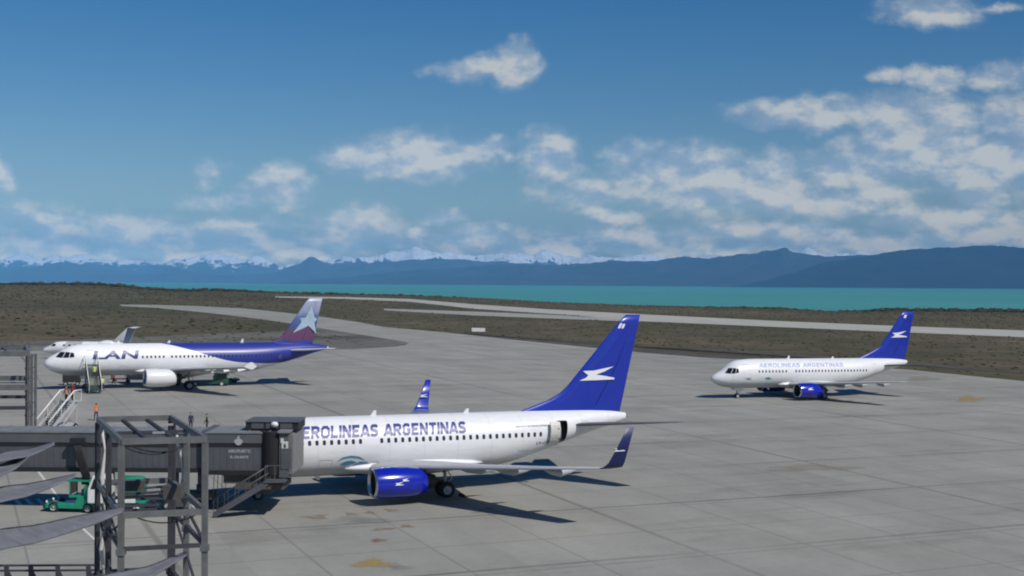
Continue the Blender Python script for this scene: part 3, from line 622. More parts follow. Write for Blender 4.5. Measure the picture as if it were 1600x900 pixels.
def airliner(cfg):
    root = thing('airliner', cfg['label'], 'airliner', cfg.get('group')); a = cfg['air']; L = a['L']
    fus = skin_fuselage(a, [cfg['fm'], interior], root)
    # wing to body fairing
    w = cfg['wing']; r0 = w[0]; g = MB(); rings = []; fl = cfg['fair']
    for k in range(15):
        u = k / 14; s = fl[0] + (fl[1] - fl[0]) * u; e_ = math.sin(math.pi * u) ** .5 if 0 < u < 1 else .02; zc, hh, hw_ = sect(a, s)
        rings.append([(s, (hw_ * .80 + .36 * e_) * math.cos(t), (fl[2] + .02) + (.80 * e_ + .05) * math.sin(t)) for t in [2*math.pi*q/28 for q in range(28)]])
    g.loft(rings, 0, True, True); g.build('wing_fairing', cfg['wf'], root)
    for side in (1, -1):
        g = MB(); g.loft(planform(w, side), 0, True, True); wg = g.build('wing', wingg, root)
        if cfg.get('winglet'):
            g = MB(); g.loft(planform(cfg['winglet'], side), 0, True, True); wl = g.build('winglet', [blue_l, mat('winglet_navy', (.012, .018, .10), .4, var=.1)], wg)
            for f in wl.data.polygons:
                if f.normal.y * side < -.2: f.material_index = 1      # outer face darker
            b0 = bird(22.05, 5.05, .75)
            for yo in (-1,):
                lw = 17.50 * side; g = MB(); g.prism(b0, 'y', -lw - .11 - .01, -lw - .11 + .01) if side > 0 else g.prism(b0, 'y', -lw - .13, -lw - .11); g.build('emblem', emb, wl)
        if cfg.get('fence'):
            st = w[-1]; l = st[1] * side
            g = MB(); g.prism([(st[0] + .1, st[2]), (st[0] + .9, st[2] + .55), (st[0] + 1.2, st[2] + .55), (st[0] + 1.75, st[2] + .02), (st[0] + 1.25, st[2] - .35), (st[0] + 1.0, st[2] - .35)], 'y', -l - .03, -l + .03); bevel(g.build('wingtip_fence', white, wg), .02, 1)
        for lf in cfg['tracks']:
            q = wing_z(w, lf); g = MB(); s0 = q[0] + q[3] * .55; s1 = q[0] + q[3] + 1.1; z = q[2]
            g.loft([[(s0 + (s1 - s0) * u, -lf * side + rr * math.cos(t), z - .14 - .22 * math.sin(math.pi * min(1, u * 1.1)) - .10 * u + rr * 1.25 * math.sin(t)) for t in [2*math.pi*k/10 for k in range(10)]] for u, rr in ((0, .02), (.2, .13), (.5, .19), (.8, .13), (1, .02))], 0, True, True)
            g.build('flap_fairing', white if cfg.get('fence') else wingg, wg)
        en = cfg['engine']; nacelle(root, en['m'], en['s'], en['l'], en['z'], en['r'], en['len'], en['flat'], side, w, en.get('lip', metal), en.get('mark'))
        g = MB(); g.loft(planform(cfg['tail'], side), 0, True, True); g.build('tailplane', cfg.get('tm', wingg), root)
    # fin
    ft = cfg['fin']; zs = sorted(set([p[1] for p in ft['le']] + [p[1] for p in ft['te']])); rings = []
    lo, hi = ft['z0'], ft['z1']
    for k in range(15):
        z = lo + (hi - lo) * (k / 14) ** 1.25; le = interp_lin(ft['le'], z); te = interp_lin(ft['te'], z); ch = te - le; th = min(.11, .42 / ch)
        pr = foil(0, 0, 0, ch, th); rings.append([(le + p[0], p[2] if i < 14 else p[2] / .7, z) for i, p in enumerate(pr)])
    g = MB(); g.loft(rings, 0, True, True); fin = g.build('tail_fin', ft['m'], root)
    sc = lambda z, f: interp_lin(ft['te'], z) - f * (interp_lin(ft['te'], z) - interp_lin(ft['le'], z))
    zl, zh = lo + .55, hi - .5
    for sg in (-1, 1):
        q = []
        for z in (zl, (zl + zh) / 2, zh):
            ch = interp_lin(ft['te'], z) - interp_lin(ft['le'], z); q.append((sc(z, .30 if z < zh else .34), sg * (.5 * min(.11, .42 / ch) * ch * .80 + .004), z))
        g = MB(); g.tube(q, .014, 5); g.build('rudder_gap', darkm, fin)
    g = MB(); zc_, hh_, w_ = sect(a, L - .02); g.tube([(L - .06, 0, zc_), (L + .10, 0, zc_ + .02)], [max(.1, w_ * .95), max(.08, w_ * .7)], 14); g.build('exhaust_duct', darkm, root)
    for poly, m_, nm in ft['marks']:
        zc = sum(p[1] for p in poly) / len(poly); sc = sum(p[0] for p in poly) / len(poly); le = interp_lin(ft['le'], zc); te = interp_lin(ft['te'], zc); y = .5 * min(.11, .42 / (te - le)) * (te - le) * 1.02 + .012
        for sg in (-1, 1): plate(fin, nm, poly, m_, sg * y, .02)
    # cabin windows on both sides
    for side in (-1, 1):
        for s in cfg['windows']:
            g = MB(); z = cfg['wz']; h, ww = .17, .115; vs = []
            for t in [2 * math.pi * k / 12 for k in range(12)]:
                c, q = math.cos(t), math.sin(t); vs.append(surf(a, s + ww * math.copysign(abs(c) ** .6, c), z + h * math.copysign(abs(q) ** .6, q), side, .006))
            g.add(vs, [tuple(range(12))], 0); g.build('cabin_window', winm, fus, fix=False)
        for cs in cfg['cockpit']:
            g = MB(); patch(g, a, cs, .012, 0, side, 4); g.build('cockpit_window', glassd, fus, fix=False)
        for dd in cfg['doors']:                                # door seams
            s0, s1, z0, z1 = dd; sw = .035
            g = MB()
            for c in (((s0, z0), (s0 + sw, z0), (s0 + sw, z1), (s0, z1)), ((s1 - sw, z0), (s1, z0), (s1, z1), (s1 - sw, z1)), ((s0, z1 - sw), (s1, z1 - sw), (s1, z1), (s0, z1)), ((s0, z0), (s1, z0), (s1, z0 + sw), (s0, z0 + sw))):
                patch(g, a, c, .007, 0, side, 3)
            g.build('door_seam', mat('seam_grey', (.22, .23, .25), .5, var=0), fus, fix=False)
    for tx in cfg.get('titles', []): block_text(a, tx[0], *tx[1:5], tx[5], fus, tx[6])
    for tx in cfg['texts']: wrap_text(a, tx[0], *tx[1:5], tx[5], fus, bold=tx[6], shear=tx[7], name=tx[8] if len(tx) > 8 else 'lettering')
    hs_ = mat('hatch_outline', (.36, .37, .39), .5, var=0); bz = interp(a['bot'], 10)
    for (hx, hz_, hw_, hh_) in [(L * .24, bz + .62, .9, .7), (L * .70, bz + .66, .9, .7), (L * .13, bz + .5, .45, .35), (L * .36, bz + .75, .3, .3), (L * .80, bz + 2.1, .35, .35), (L * .87, bz + 3.0, .5, .3)]:
        g = MB(); sw = .03
        for c in (((hx, hz_), (hx + sw, hz_), (hx + sw, hz_ + hh_), (hx, hz_ + hh_)), ((hx + hw_, hz_), (hx + hw_ + sw, hz_), (hx + hw_ + sw, hz_ + hh_), (hx + hw_, hz_ + hh_)), ((hx + sw, hz_ + hh_ - sw), (hx + hw_, hz_ + hh_ - sw), (hx + hw_, hz_ + hh_), (hx + sw, hz_ + hh_)), ((hx + sw, hz_), (hx + hw_, hz_), (hx + hw_, hz_ + sw), (hx + sw, hz_ + sw))): patch(g, a, c, .008, 0, -1, 2)
        g.build('hatch', hs_, fus, fix=False)
    for (poly, m_) in cfg.get('decals', []):
        me = bpy.data.meshes.new('emblem'); bm = bmesh.new(); bm.faces.new([bm.verts.new((x, z, 0)) for x, z in poly]); bmesh.ops.triangulate(bm, faces=bm.faces[:])
        for v in bm.verts: v.co = surf(a, v.co.x, v.co.y, -1, .014)
        bm.to_mesh(me); bm.free(); me.materials.append(m_); o = bpy.data.objects.new('emblem', me); C.objects.link(o); o.parent = fus
    for s, zt, h in cfg['antennas']:
        g = MB(); zz = interp(a['top'], s) if zt > 0 else interp(a['bot'], s); sg = 1 if zt > 0 else -1
        g.prism([(s - .22, zz - sg * .05), (s + .22, zz - sg * .05), (s + .25, zz + sg * h), (s + .05, zz + sg * h)], 'y', -.03, .03); g.build('antenna', white, root)
    ng, mg = cfg['ng'], cfg['mg']
    gear(root, 'nose_gear', ng[0], 0, ng[1], ng[2], .2, .19)
    for side in (1, -1):
        l = mg[1] * side; gear(root, 'main_gear', mg[0], l, mg[2], mg[3], .36, .43)
    g = MB()
    for sg in (-1, 1): g.box((ng[0] + .1, sg * .34, ng[1] - .25), (1.5, .03, .6))
    g.build('gear_door', white, root)
    return root, fus, a
def interp_lin(tab, x):
    tab = sorted([(p[1], p[0]) for p in tab])
    if x <= tab[0][0]: return tab[0][1]
    for (a, b), (c, d) in zip(tab, tab[1:]):
        if x <= c: return b + (d - b) * (x - a) / (c - a)
    return tab[-1][1]

AIRB = airframe(32.18, 5.5, 1.45, 1.88, 'b')
WB = [(10.4, 1.0, 1.95, 8.6, .12, 0), (11.4, 1.9, 2.05, 7.6, .12, 0), (13.3, 4.4, 2.38, 5.5, .115, 0), (14.3, 6.0, 2.55, 4.35, .11, 0), (18.0, 12.2, 3.25, 2.7, .10, 0), (21.0, 17.0, 3.83, 1.42, .10, R(8))]
WLT = [(21.0, 17.0, 3.83, 1.42, .10, R(8)), (21.15, 17.25, 3.92, 1.32, .10, R(40)), (21.4, 17.42, 4.2, 1.12, .09, R(72)), (21.85, 17.62, 5.1, .82, .09, R(80)), (22.4, 17.86, 6.38, .48, .09, R(80))]
TB = [(26.6, .5, 4.42, 4.1, .09, 0), (27.2, .9, 4.45, 3.8, .09, 0), (31.75, 7.17, 5.2, 1.35, .09, 0)]
TB5 = [(26.9, .5, 4.42, 3.9, .09, 0), (27.4, .9, 4.45, 3.6, .09, 0), (31.0, 6.0, 5.0, 1.4, .09, 0)]
FINB = dict(z0=5.2, z1=12.66, le=[(22.6, 5.2), (23.4, 5.52), (24.84, 5.98), (26.0, 6.4), (26.9, 6.95), (31.94, 12.60), (32.1, 12.66)], te=[(31.7, 5.2), (32.0, 6.5), (33.35, 12.66)], m=blue_l,
            marks=[(BIRD, emb, 'emblem'), ([(31.35, 11.62), (31.55, 11.62), (31.75, 12.0), (31.55, 12.0)], emb, 'emblem'), ([(31.65, 11.62), (31.85, 11.62), (32.0, 11.95), (31.8, 11.95)], emb, 'emblem')])
swoosh = [[(8.95, 2.62), (9.35, 2.92), (9.9, 3.02), (10.5, 2.92), (11.0, 2.62), (10.45, 2.78), (9.9, 2.84), (9.4, 2.78)], [(9.2, 2.45), (9.6, 2.62), (10.0, 2.66), (10.4, 2.5), (9.95, 2.35), (9.5, 2.3)], [(10.1, 2.3), (10.6, 2.55), (11.1, 2.5), (11.4, 2.3), (10.9, 2.36), (10.5, 2.2)]]
DB = [(3.9, 4.75, 2.95, 4.8), (24.95 + .85, 24.95 + 1.6, 2.95, 4.75)]
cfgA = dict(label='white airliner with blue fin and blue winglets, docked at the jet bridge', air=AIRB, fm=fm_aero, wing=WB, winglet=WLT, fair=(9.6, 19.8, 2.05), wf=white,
    tracks=(5.0, 8.4, 12.3), engine=dict(m=blue_e, s=10.45, l=4.83, z=1.52, r=1.05, len=3.7, flat=.93, mark=[bird(12.0, 1.62, .62), bird(12.45, 1.85, .5)]), tail=TB, tm=mat('tailplane_grey', (.10, .105, .115), .4, var=.1), fin=FINB,
    windows=[6.0 + .508 * k for k in range(37) if not (10.9 < 6.0 + .508 * k < 11.9)], wz=3.95,
    cockpit=[[(1.62, 3.62), (2.25, 3.55), (2.72, 4.32), (2.28, 4.3)], [(2.32, 3.56), (2.86, 3.6), (3.1, 4.28), (2.78, 4.33)], [(2.92, 3.62), (3.35, 3.72), (3.4, 4.2), (3.16, 4.27)]],
    doors=[DB[0]], titles=[('AEROLINEAS ARGENTINAS', 5.85, 18.5, 4.24, 5.02, navy, .27)], texts=[('LV-CSI', 24.0, 25.2, 3.2, 3.42, navy, .01, 0, 'registration'), ('SERVICIO INTERNACIONAL', 22.3, 24.9, 4.5, 4.62, navy, .01, 0, 'small_lettering')],
    decals=[(p, palec) for p in swoosh], antennas=[(12, 1, .35), (19, 1, .3), (8, -1, .3)], ng=(3.95, 1.75, .35), mg=(16.4, 2.86, 2.0, .565))
main_air, mf, _ = airliner(cfgA)
place(main_air, -20.759, 83.356, .4166)
# open aft door: an opening cut through the skin, and the door swung forward
cut = MB(); cut.box((26.22, -1.75, 3.93), (.86, 2.0, 1.80), 1); cutter = cut.build('door_cut', [white, interior]); bevel(cutter, .12, 3)
cutter.data.transform(Matrix.Identity(4)); cutter.parent = main_air
bo = mf.modifiers.new('cut', 'BOOLEAN'); bo.operation = 'DIFFERENCE'; bo.object = cutter; bo.solver = 'EXACT'
try: bo.material_mode = 'TRANSFER'
except Exception: pass
bpy.context.view_layer.update()
me = bpy.data.meshes.new_from_object(mf.evaluated_get(bpy.context.evaluated_depsgraph_get())); mf.modifiers.clear(); mf.data = me
bpy.data.objects.remove(cutter)
dr = MB(); rot = Matrix.Rotation(R(-6), 4, 'Z'); vs = []
for off in (.22, .12):
    for i in range(5):
        for j in range(9):
            s = 25.02 + .74 * i / 4; z = 3.03 + 1.8 * j / 8; p = surf(AIRB, 25.9, z, -1, 0); vs.append((s, p.y - off - .25 - (s - 25.0) * .12, z))
fs = [(i*9+j, (i+1)*9+j, (i+1)*9+j+1, i*9+j+1) for i in range(4) for j in range(8)]; fs += [tuple(q + 45 for q in f[::-1]) for f in fs]
bd = [i*9 for i in range(5)] + [36+j for j in range(1, 9)] + [i*9+8 for i in range(3, -1, -1)] + [j for j in range(7, 0, -1)]
fs += [(bd[i], bd[(i+1) % len(bd)], bd[(i+1) % len(bd)] + 45, bd[i] + 45) for i in range(len(bd))]
dr.add(vs, fs, 0, False); dr.bar((25.85, -1.62, 3.6), (25.6, -2.05, 3.6), .07, .07, 1); dr.bar((25.85, -1.6, 4.35), (25.6, -1.98, 4.35), .07, .07, 1)
d_ = dr.build('door', [mat('door_lining', (.62, .60, .55), .5, var=.15), darkm], main_air); d_['label'] = 'open aft door swung forward'

# second, smaller airliner of the same airline
AIR5 = airframe(32.3, 5.5, 1.45, 1.88, 'b')
WC = [(10.4, 1.0, 1.95, 8.4, .12, 0), (11.4, 1.9, 2.0, 7.4, .12, 0), (13.1, 4.4, 2.25, 5.3, .115, 0), (14.1, 6.0, 2.42, 4.2, .11, 0), (19.6, 15.2, 3.4, 1.65, .10, 0)]
FIN5 = dict(z0=5.2, z1=12.3, le=[(23.4, 5.2), (23.9, 5.46), (26.1, 6.37), (27.6, 7.15), (31.45, 12.25), (31.6, 12.3)], te=[(31.9, 5.2), (32.3, 6.5), (33.5, 12.3)], m=blue_l,
            marks=[(bird(30.75, 8.95, 2.7), emb, 'emblem'), ([(31.55, 11.35), (31.95, 11.35), (32.1, 11.8), (31.7, 11.8)], emb, 'emblem')])
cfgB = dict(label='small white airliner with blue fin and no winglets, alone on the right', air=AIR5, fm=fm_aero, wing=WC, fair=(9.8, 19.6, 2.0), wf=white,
    tracks=(5.0, 8.0, 11.3), engine=dict(m=blue_e, s=10.6, l=4.83, z=1.38, r=1.10, len=3.9, flat=.86, mark=[bird(12.1, 1.75, .9)]), tail=TB5, tm=MATS['tailplane_grey'], fin=FIN5,
    windows=[6.5 + .535 * k for k in range(34) if not (11.3 < 6.5 + .535 * k < 12.3)], wz=3.86, cockpit=cfgA['cockpit'],
    doors=[(4.1, 4.95, 2.95, 4.8), (25.4, 26.15, 2.95, 4.75)], titles=[('AEROLINEAS ARGENTINAS', 6.6, 20.4, 4.42, 4.92, mat('pale_lettering', (.24, .29, .54), .5, var=0), .18)], texts=[],
    decals=[(bird(4.9, 2.9, .9), palec), ([(7.3, 2.9), (7.9, 3.1), (8.5, 2.9), (8.1, 2.7), (7.7, 2.75)], palec)], antennas=[(12.2, 1, .4), (19.5, 1, .25), (3.2, -1, .3), (9, -1, .3)], ng=(4.1, 1.7, .35), mg=(16.2, 2.7, 2.0, .53))
r5, _, _ = airliner(cfgB); place(r5, 25.987, 163.588, .34896, scale=.945)

# blue and white airliner with the star on its fin
AIRL = airframe(37.57, 5.9, 1.76, 1.98, 'a')
WL_ = [(11.2, 1.0, 2.35, 9.2, .12, 0), (12.4, 2.0, 2.4, 7.6, .12, 0), (14.3, 5.7, 2.75, 5.4, .115, 0), (15.3, 7.2, 2.9, 4.5, .11, 0), (21.0, 16.95, 3.85, 1.55, .10, 0)]
TL = [(31.0, .4, 4.75, 4.0, .09, 0), (31.4, .9, 4.8, 3.8, .09, 0), (35.3, 6.2, 5.35, 1.4, .09, 0)]
fm_ = bpy.data.materials.new('star_fin_paint'); fm_.use_nodes = True; t = fm_.node_tree; b = bsdf(fm_); tcn = t.nodes.new('ShaderNodeTexCoord'); sp = t.nodes.new('ShaderNodeSeparateXYZ'); t.links.new(tcn.outputs['Object'], sp.inputs[0])
nn = noise(t, tcn.outputs['Object'], .7, 4, .6)
z = M_(t, 'ADD', M_(t, 'DIVIDE', M_(t, 'SUBTRACT', sp.outputs[2], 5.4), 6.6), M_(t, 'MULTIPLY', M_(t, 'SUBTRACT', nn, .5), .25))
cr = t.nodes.new('ShaderNodeValToRGB'); t.links.new(z, cr.inputs[0]); cr.color_ramp.elements[0].position = .08; cr.color_ramp.elements[0].color = srgb(48, 62, 140)
cr.color_ramp.elements[1].position = .95; cr.color_ramp.elements[1].color = srgb(158, 166, 188)
for p, c in ((.16, (96, 56, 88)), (.34, (98, 66, 98)), (.42, (62, 80, 132)), (.62, (86, 106, 150)), (.72, (134, 144, 172))):
    e = cr.color_ramp.elements.new(p); e.color = srgb(*c)
t.links.new(cr.outputs[0], b.inputs['Base Color']); b.inputs['Roughness'].default_value = .35; b.inputs['Coat Weight'].default_value = .2
starp = []
cxs, czs = 34.45, 8.75
for k, (dx, dz) in enumerate([(.55, 2.05), (.95, .55), (1.35, .30), (.95, -.15), (1.25, -1.55), (.15, -.55), (-1.95, -1.45), (-.80, -.05), (-1.05, .45), (-.25, .50)]): starp.append((cxs + dx * 1.05, czs + dz * 1.08))
FINL = dict(z0=5.6, z1=12.0, le=[(28.9, 5.6), (29.3, 5.9), (30.2, 6.25), (31.0, 6.85), (34.55, 11.94), (34.7, 12.0)], te=[(35.25, 5.6), (36.62, 12.0)], m=fm_, marks=[(starp, mat('star_pale_blue', (.34, .44, .55), .5, var=.25, scale=1.5), 'emblem')])
navy2 = mat('airline_lettering', (.025, .035, .18), .4, var=0)
cfgC = dict(label='white and blue airliner with a pale star on its purple fin', air=AIRL, fm=fm_lan, wing=WL_, fence=True, fair=(11.0, 21.5, 2.35), wf=white,
    tracks=(6.6, 9.6, 12.9), engine=dict(m=white, s=11.35, l=5.75, z=1.78, r=1.16, len=3.9, flat=.98), tail=TL, fin=FINL, tm=white,
    windows=[6.0 + .533 * k for k in range(46) if not (14.7 < 6.0 + .533 * k < 15.3) and 6.0 + .533 * k > 11.6], wz=4.22,
    cockpit=[[(1.25, 4.25), (2.0, 4.2), (2.42, 4.92), (1.9, 4.9)], [(2.06, 4.2), (2.75, 4.22), (2.98, 4.88), (2.5, 4.94)], [(2.82, 4.22), (3.45, 4.3), (3.4, 4.8), (3.04, 4.87)]],
    doors=[(4.9, 5.72, 3.3, 5.15), (31.2, 31.95, 3.35, 5.0)], texts=[('LAN', 5.6, 11.45, 4.0, 5.05, navy2, .036, .12)],
    antennas=[(9, 1, .35), (15.5, 1, .35), (25.3, 1, .5), (10, -1, .3)], ng=(5.07, 2.0, .38), mg=(17.4, 3.8, 2.3, .58))
lan, _, _ = airliner(cfgC); place(lan, -59.294, 159.097, .47035)
for o in (main_air, r5, lan): o['group'] = 'airliners parked on the apron'

# small white jet with a high tail parked beyond the star-fin airliner
AIRS = dict(L=15.0, top=[(0, 1.5), (.3, 1.85), (1, 2.2), (1.8, 2.75), (2.6, 3.0), (4, 3.1), (11, 3.1), (13, 3.0), (15, 2.7)], bot=[(0, 1.4), (.3, 1.2), (1, 1.05), (2.5, .95), (9, .95), (11, 1.25), (13, 1.85), (15, 2.4)], wid=[(0, .05), (.3, .3), (1, .6), (2.5, .95), (3.5, 1.05), (9, 1.05), (12, .7), (15, .12)])
bj = thing('business_jet', 'small white jet with a high tailplane parked beyond the star-finned airliner', 'jet')
fj = skin_fuselage(AIRS, white, bj)
for side in (1, -1):
    MB().loft(planform([(6.2, .5, 1.2, 3.6, .11, 0), (9.6, 6.9, 1.6, 1.2, .10, 0)], side), 0, True, True).build('wing', white, bj)
    MB().loft(planform([(14.1, .05, 5.55, 1.5, .09, 0), (15.3, 2.6, 5.6, .8, .09, 0)], side), 0, True, True).build('tailplane', white, bj)
    g = MB(); g.loft([[(s, -side * 1.55 + r_ * math.cos(t), 2.75 + r_ * math.sin(t)) for t in [2*math.pi*k/16 for k in range(16)]] for s, r_ in ((9.6, .36), (9.7, .46), (10.4, .52), (11.6, .48), (12.4, .36))], 0, True, True); g.build('engine', white, bj)
    gear(bj, 'main_gear', 8.6, 1.3 * side, 1.2, .3, .14, .14)
    for k in range(6):
        g = MB(); patch(g, AIRS, [(3.6 + k * .9, 2.3), (3.95 + k * .9, 2.3), (3.95 + k * .9, 2.6), (3.6 + k * .9, 2.6)], .008, 0, -side, 2); g.build('cabin_window', winm, fj, fix=False)
    g = MB(); patch(g, AIRS, [(1.25, 2.25), (2.3, 2.25), (2.4, 2.65), (1.8, 2.7)], .01, 0, -side, 3); g.build('cockpit_window', glassd, fj, fix=False)
gear(bj, 'nose_gear', 2.2, 0, 1.05, .25, .12, .12)
g = MB(); g.loft([[(le + p[0], p[2] if i < 14 else p[2] / .7, z) for i, p in enumerate(foil(0, 0, 0, te - le, .09))] for le, te, z in ((10.8, 14.6, 2.8), (11.9, 14.7, 3.4), (14.1, 15.6, 5.6))], 0, True, True); g.build('tail_fin', wingg, bj)
q = at_y(66, 560, 215); place(bj, q.x, 215, .12)
#APPEND2
# ------------------------------------------------------------------ jet bridge
slate = mat('bridge_slate_paint', (.084, .087, .098), .5, var=.18, scale=.8)
slate2 = mat('bridge_fascia_paint', (.095, .10, .108), .5, var=.18, scale=.8)
roofm = mat('bridge_roof_metal', (.20, .21, .215), .55, var=.2, scale=1.2)
blackm = mat('black_rubber', (.012, .012, .014), .75, var=.1)
bell = mat('bellows_grey', (.20, .205, .20), .7, var=.15)
rust = mat('undercarriage_grey', (.085, .080, .072), .7, var=.3, scale=4)
YB = 79.6
def W(px, py, Y): return at_y(px, py, Y)
jb = thing('jet_bridge', 'dark grey jet bridge reaching from the left edge to the docked airliner nose', 'jet bridge')
place(jb, -14.6, 80.5); INV = jb.matrix_world.inverted()
def wb(g, name, mats, parent, root=None):
    """build a mesh given in world coordinates as a child of a placed thing"""
    inv = (root or jb).matrix_world.inverted(); g.v = [tuple(inv @ Vector(v)) for v in g.v]; return g.build(name, mats, parent)
def wbox(g, x0, x1, y0, y1, z0, z1, mi=0): return g.box(((x0+x1)/2, (y0+y1)/2, (z0+z1)/2), (abs(x1-x0), abs(y1-y0), abs(z1-z0)), mi)
def tunnel(name, x0, x1, zt, zb, y0, dep):
    g = MB(); wbox(g, x0, x1, y0, y0 + dep, zb, zt); n = int((x1 - x0) / .42)
    for k in range(n + 1):                                # pressed ribs of the wall sheets
        x = x0 + .1 + (x1 - x0 - .2) * k / n; wbox(g, x - .05, x + .05, y0 - .022, y0 + .01, zb + .25, zt - .95)
    t = wb(g, name, slate, jb)
    g = MB(); wbox(g, x0 - .05, x1 + .05, y0 - .12, y0 + dep + .12, zt, zt + .10); n = int((x1 - x0) / 1.1)
    for k in range(n + 1): x = x0 + (x1 - x0) * k / n; wbox(g, x - .03, x + .03, y0 - .10, y0 + dep + .10, zt + .10, zt + .15)
    wb(g, 'roof', roofm, t)
    g = MB(); wbox(g, x0, x1, y0 - .07, y0 + .01, zt - .62, zt - .003); wb(g, 'fascia', slate2, t)
    g = MB(); wbox(g, x0, x1, y0 - .035, y0 + .01, zt - .86, zt - .624); wb(g, 'drip_strip', blackm, t)
    g = MB(); wbox(g, x0, x1, y0 - .10, y0 + .25, zb - .16, zb + .12); wbox(g, x0, x1, y0 + dep - .25, y0 + dep + .1, zb - .16, zb + .12)
    for k in range(int((x1 - x0) / 1.5) + 1): wbox(g, x0 + k * 1.5, x0 + k * 1.5 + .1, y0 - .05, y0 + dep + .05, zb - .14, zb - .002)
    wb(g, 'floor_beam', blackm, t); return t
xa, xb = W(322, 700, YB).x, W(421, 700, YB).x
z_top, z_bot = W(380, 677, YB).z, W(380, 738, YB).z
ta = tunnel('outer_tunnel', xa, xb, z_top, z_bot, YB, 3.1)
zt2, zb2 = W(100, 676, YB + .3).z, W(100, 733, YB + .3).z
tunnel('inner_tunnel', W(-260, 700, YB).x, xa + .02, zt2, zb2, YB + .3, 2.6)
g = MB(); wbox(g, xa - .25, xa + .12, YB - .1, YB + 3.2, z_bot - .18, z_top + .17); wb(g, 'collar', slate2, jb)
# writing and emblem on the outer tunnel
def flat_text(txt, x, z, size, m, y, parent, name='lettering', bold=.01, width=None):
    me = text_mesh(txt, size, bold); xs = [v.co.x for v in me.vertices]; cx = (min(xs) + max(xs)) / 2; k = width / (max(xs) - min(xs)) if width else 1
    inv = parent_inv
    for v in me.vertices: v.co = inv @ Vector((x + (v.co.x - cx) * k, y, z + v.co.y))
    me.materials.append(m); o = bpy.data.objects.new(name, me); C.objects.link(o); o.parent = parent; return o
parent_inv = INV
lm = mat('bridge_lettering', (.36, .36, .38), .6, var=0)
lx = W(374, 700, YB).x
flat_text('AEROPUERTO', lx, W(374, 707, YB).z - .0, .26, lm, YB - .03, ta, width=1.42)
flat_text('EL CALAFATE', lx, W(374, 716, YB).z - .0, .22, lm, YB - .03, ta, width=1.15)
g = MB(); ex, ez = W(373, 691, YB).x, W(373, 691, YB).z + .03; rr = .27
ring = [(ex + rr * 1.05 * math.cos(t) * (1 if math.sin(t) > -.2 else .8), YB - .09, ez + rr * .8 * math.sin(t)) for t in [2*math.pi*k/18 for k in range(18)]]
g.add(ring, [tuple(range(18))]); g.add([(ex - .1, YB - .09, ez + .2), (ex + .1, YB - .09, ez + .2), (ex + .03, YB - .09, ez + .42), (ex - .04, YB - .09, ez + .36)], [(0, 1, 2, 3)]); wb(g, 'emblem', lm, ta)
# rotunda with dark roller slats, cab, bellows
rx = W(427, 700, YB).x; g = MB(); n = 22
prof = [(rx + 1.0 * math.cos(t), YB + .9 + 1.35 * math.sin(t)) for t in [math.pi + math.pi * k / n for k in range(n + 1)]]
for k in range(n):
    (x0, y0), (x1, y1) = prof[k], prof[k + 1]; r_ = .985 if k % 2 else 1.0
    g.add([(rx + (x0-rx)*r_, y0, z_bot - .1), (rx + (x1-rx)*r_, y1, z_bot - .1), (rx + (x1-rx)*r_, y1, z_top + .12), (rx + (x0-rx)*r_, y0, z_top + .12)], [(0, 1, 2, 3)])
g.add([(x, y, z_top + .12) for x, y in prof] , [tuple(range(n + 1))]); g.add([(x, y, z_bot - .1) for x, y in prof], [tuple(range(n + 1))[::-1]])
wbox(g, rx - 1.0, rx + 1.0, YB + .9, YB + 3.0, z_bot - .1, z_top + .12); wb(g, 'roller_curtain', blackm, jb)
cx0, cx1 = W(437, 700, YB - .3).x, W(451, 700, YB - .3).x
g = MB(); wbox(g, cx0, cx1, YB - .45, YB + 3.9, z_bot - .25, z_top + .1); cab = wb(g, 'cab', slate2, jb)
g = MB(); wbox(g, cx0 - .08, cx1 + .12, YB - .62, YB + 4.0, z_top + .1, z_top + .22); wb(g, 'roof', roofm, cab)
g = MB(); z = W(0, 693, YB - .45).z; x = W(449, 0, YB - .45).x; wbox(g, x - .2, x + .2, YB - .50, YB - .44, z - .22, z + .24); sg_ = wb(g, 'sign', mat('sign_white', (.62, .62, .60), .5, var=.05), cab)
flat_text('6', x + .0, z - .14, .36, darkm, YB - .505, sg_, 'number', bold=.02)
g = MB(); wbox(g, cx0 + .12, cx0 + .75, YB - .50, YB - .44, z_bot + .3, z_bot + 1.6); wb(g, 'side_panel', slate, cab)
g = MB(); wbox(g, cx0 + .1, cx0 + .28, YB - .52, YB - .44, z_top - .55, z_top - .25); wb(g, 'lamp', mat('lamp_lens', (.6, .6, .58), .3, var=0), cab)
g = MB(); bx0 = cx1; k5 = 3
for k in range(k5): wbox(g, bx0 + k * .1, bx0 + k * .1 + .075, YB - .30 - .03 * (k % 2), YB + 3.7, z_bot - .05, z_top - .02 + .03 * (k % 2)); wbox(g, bx0 + k * .1 + .07, bx0 + k * .1 + .105, YB - .2, YB + 3.6, z_bot, z_top - .1)
wb(g, 'bellows', bell, jb)
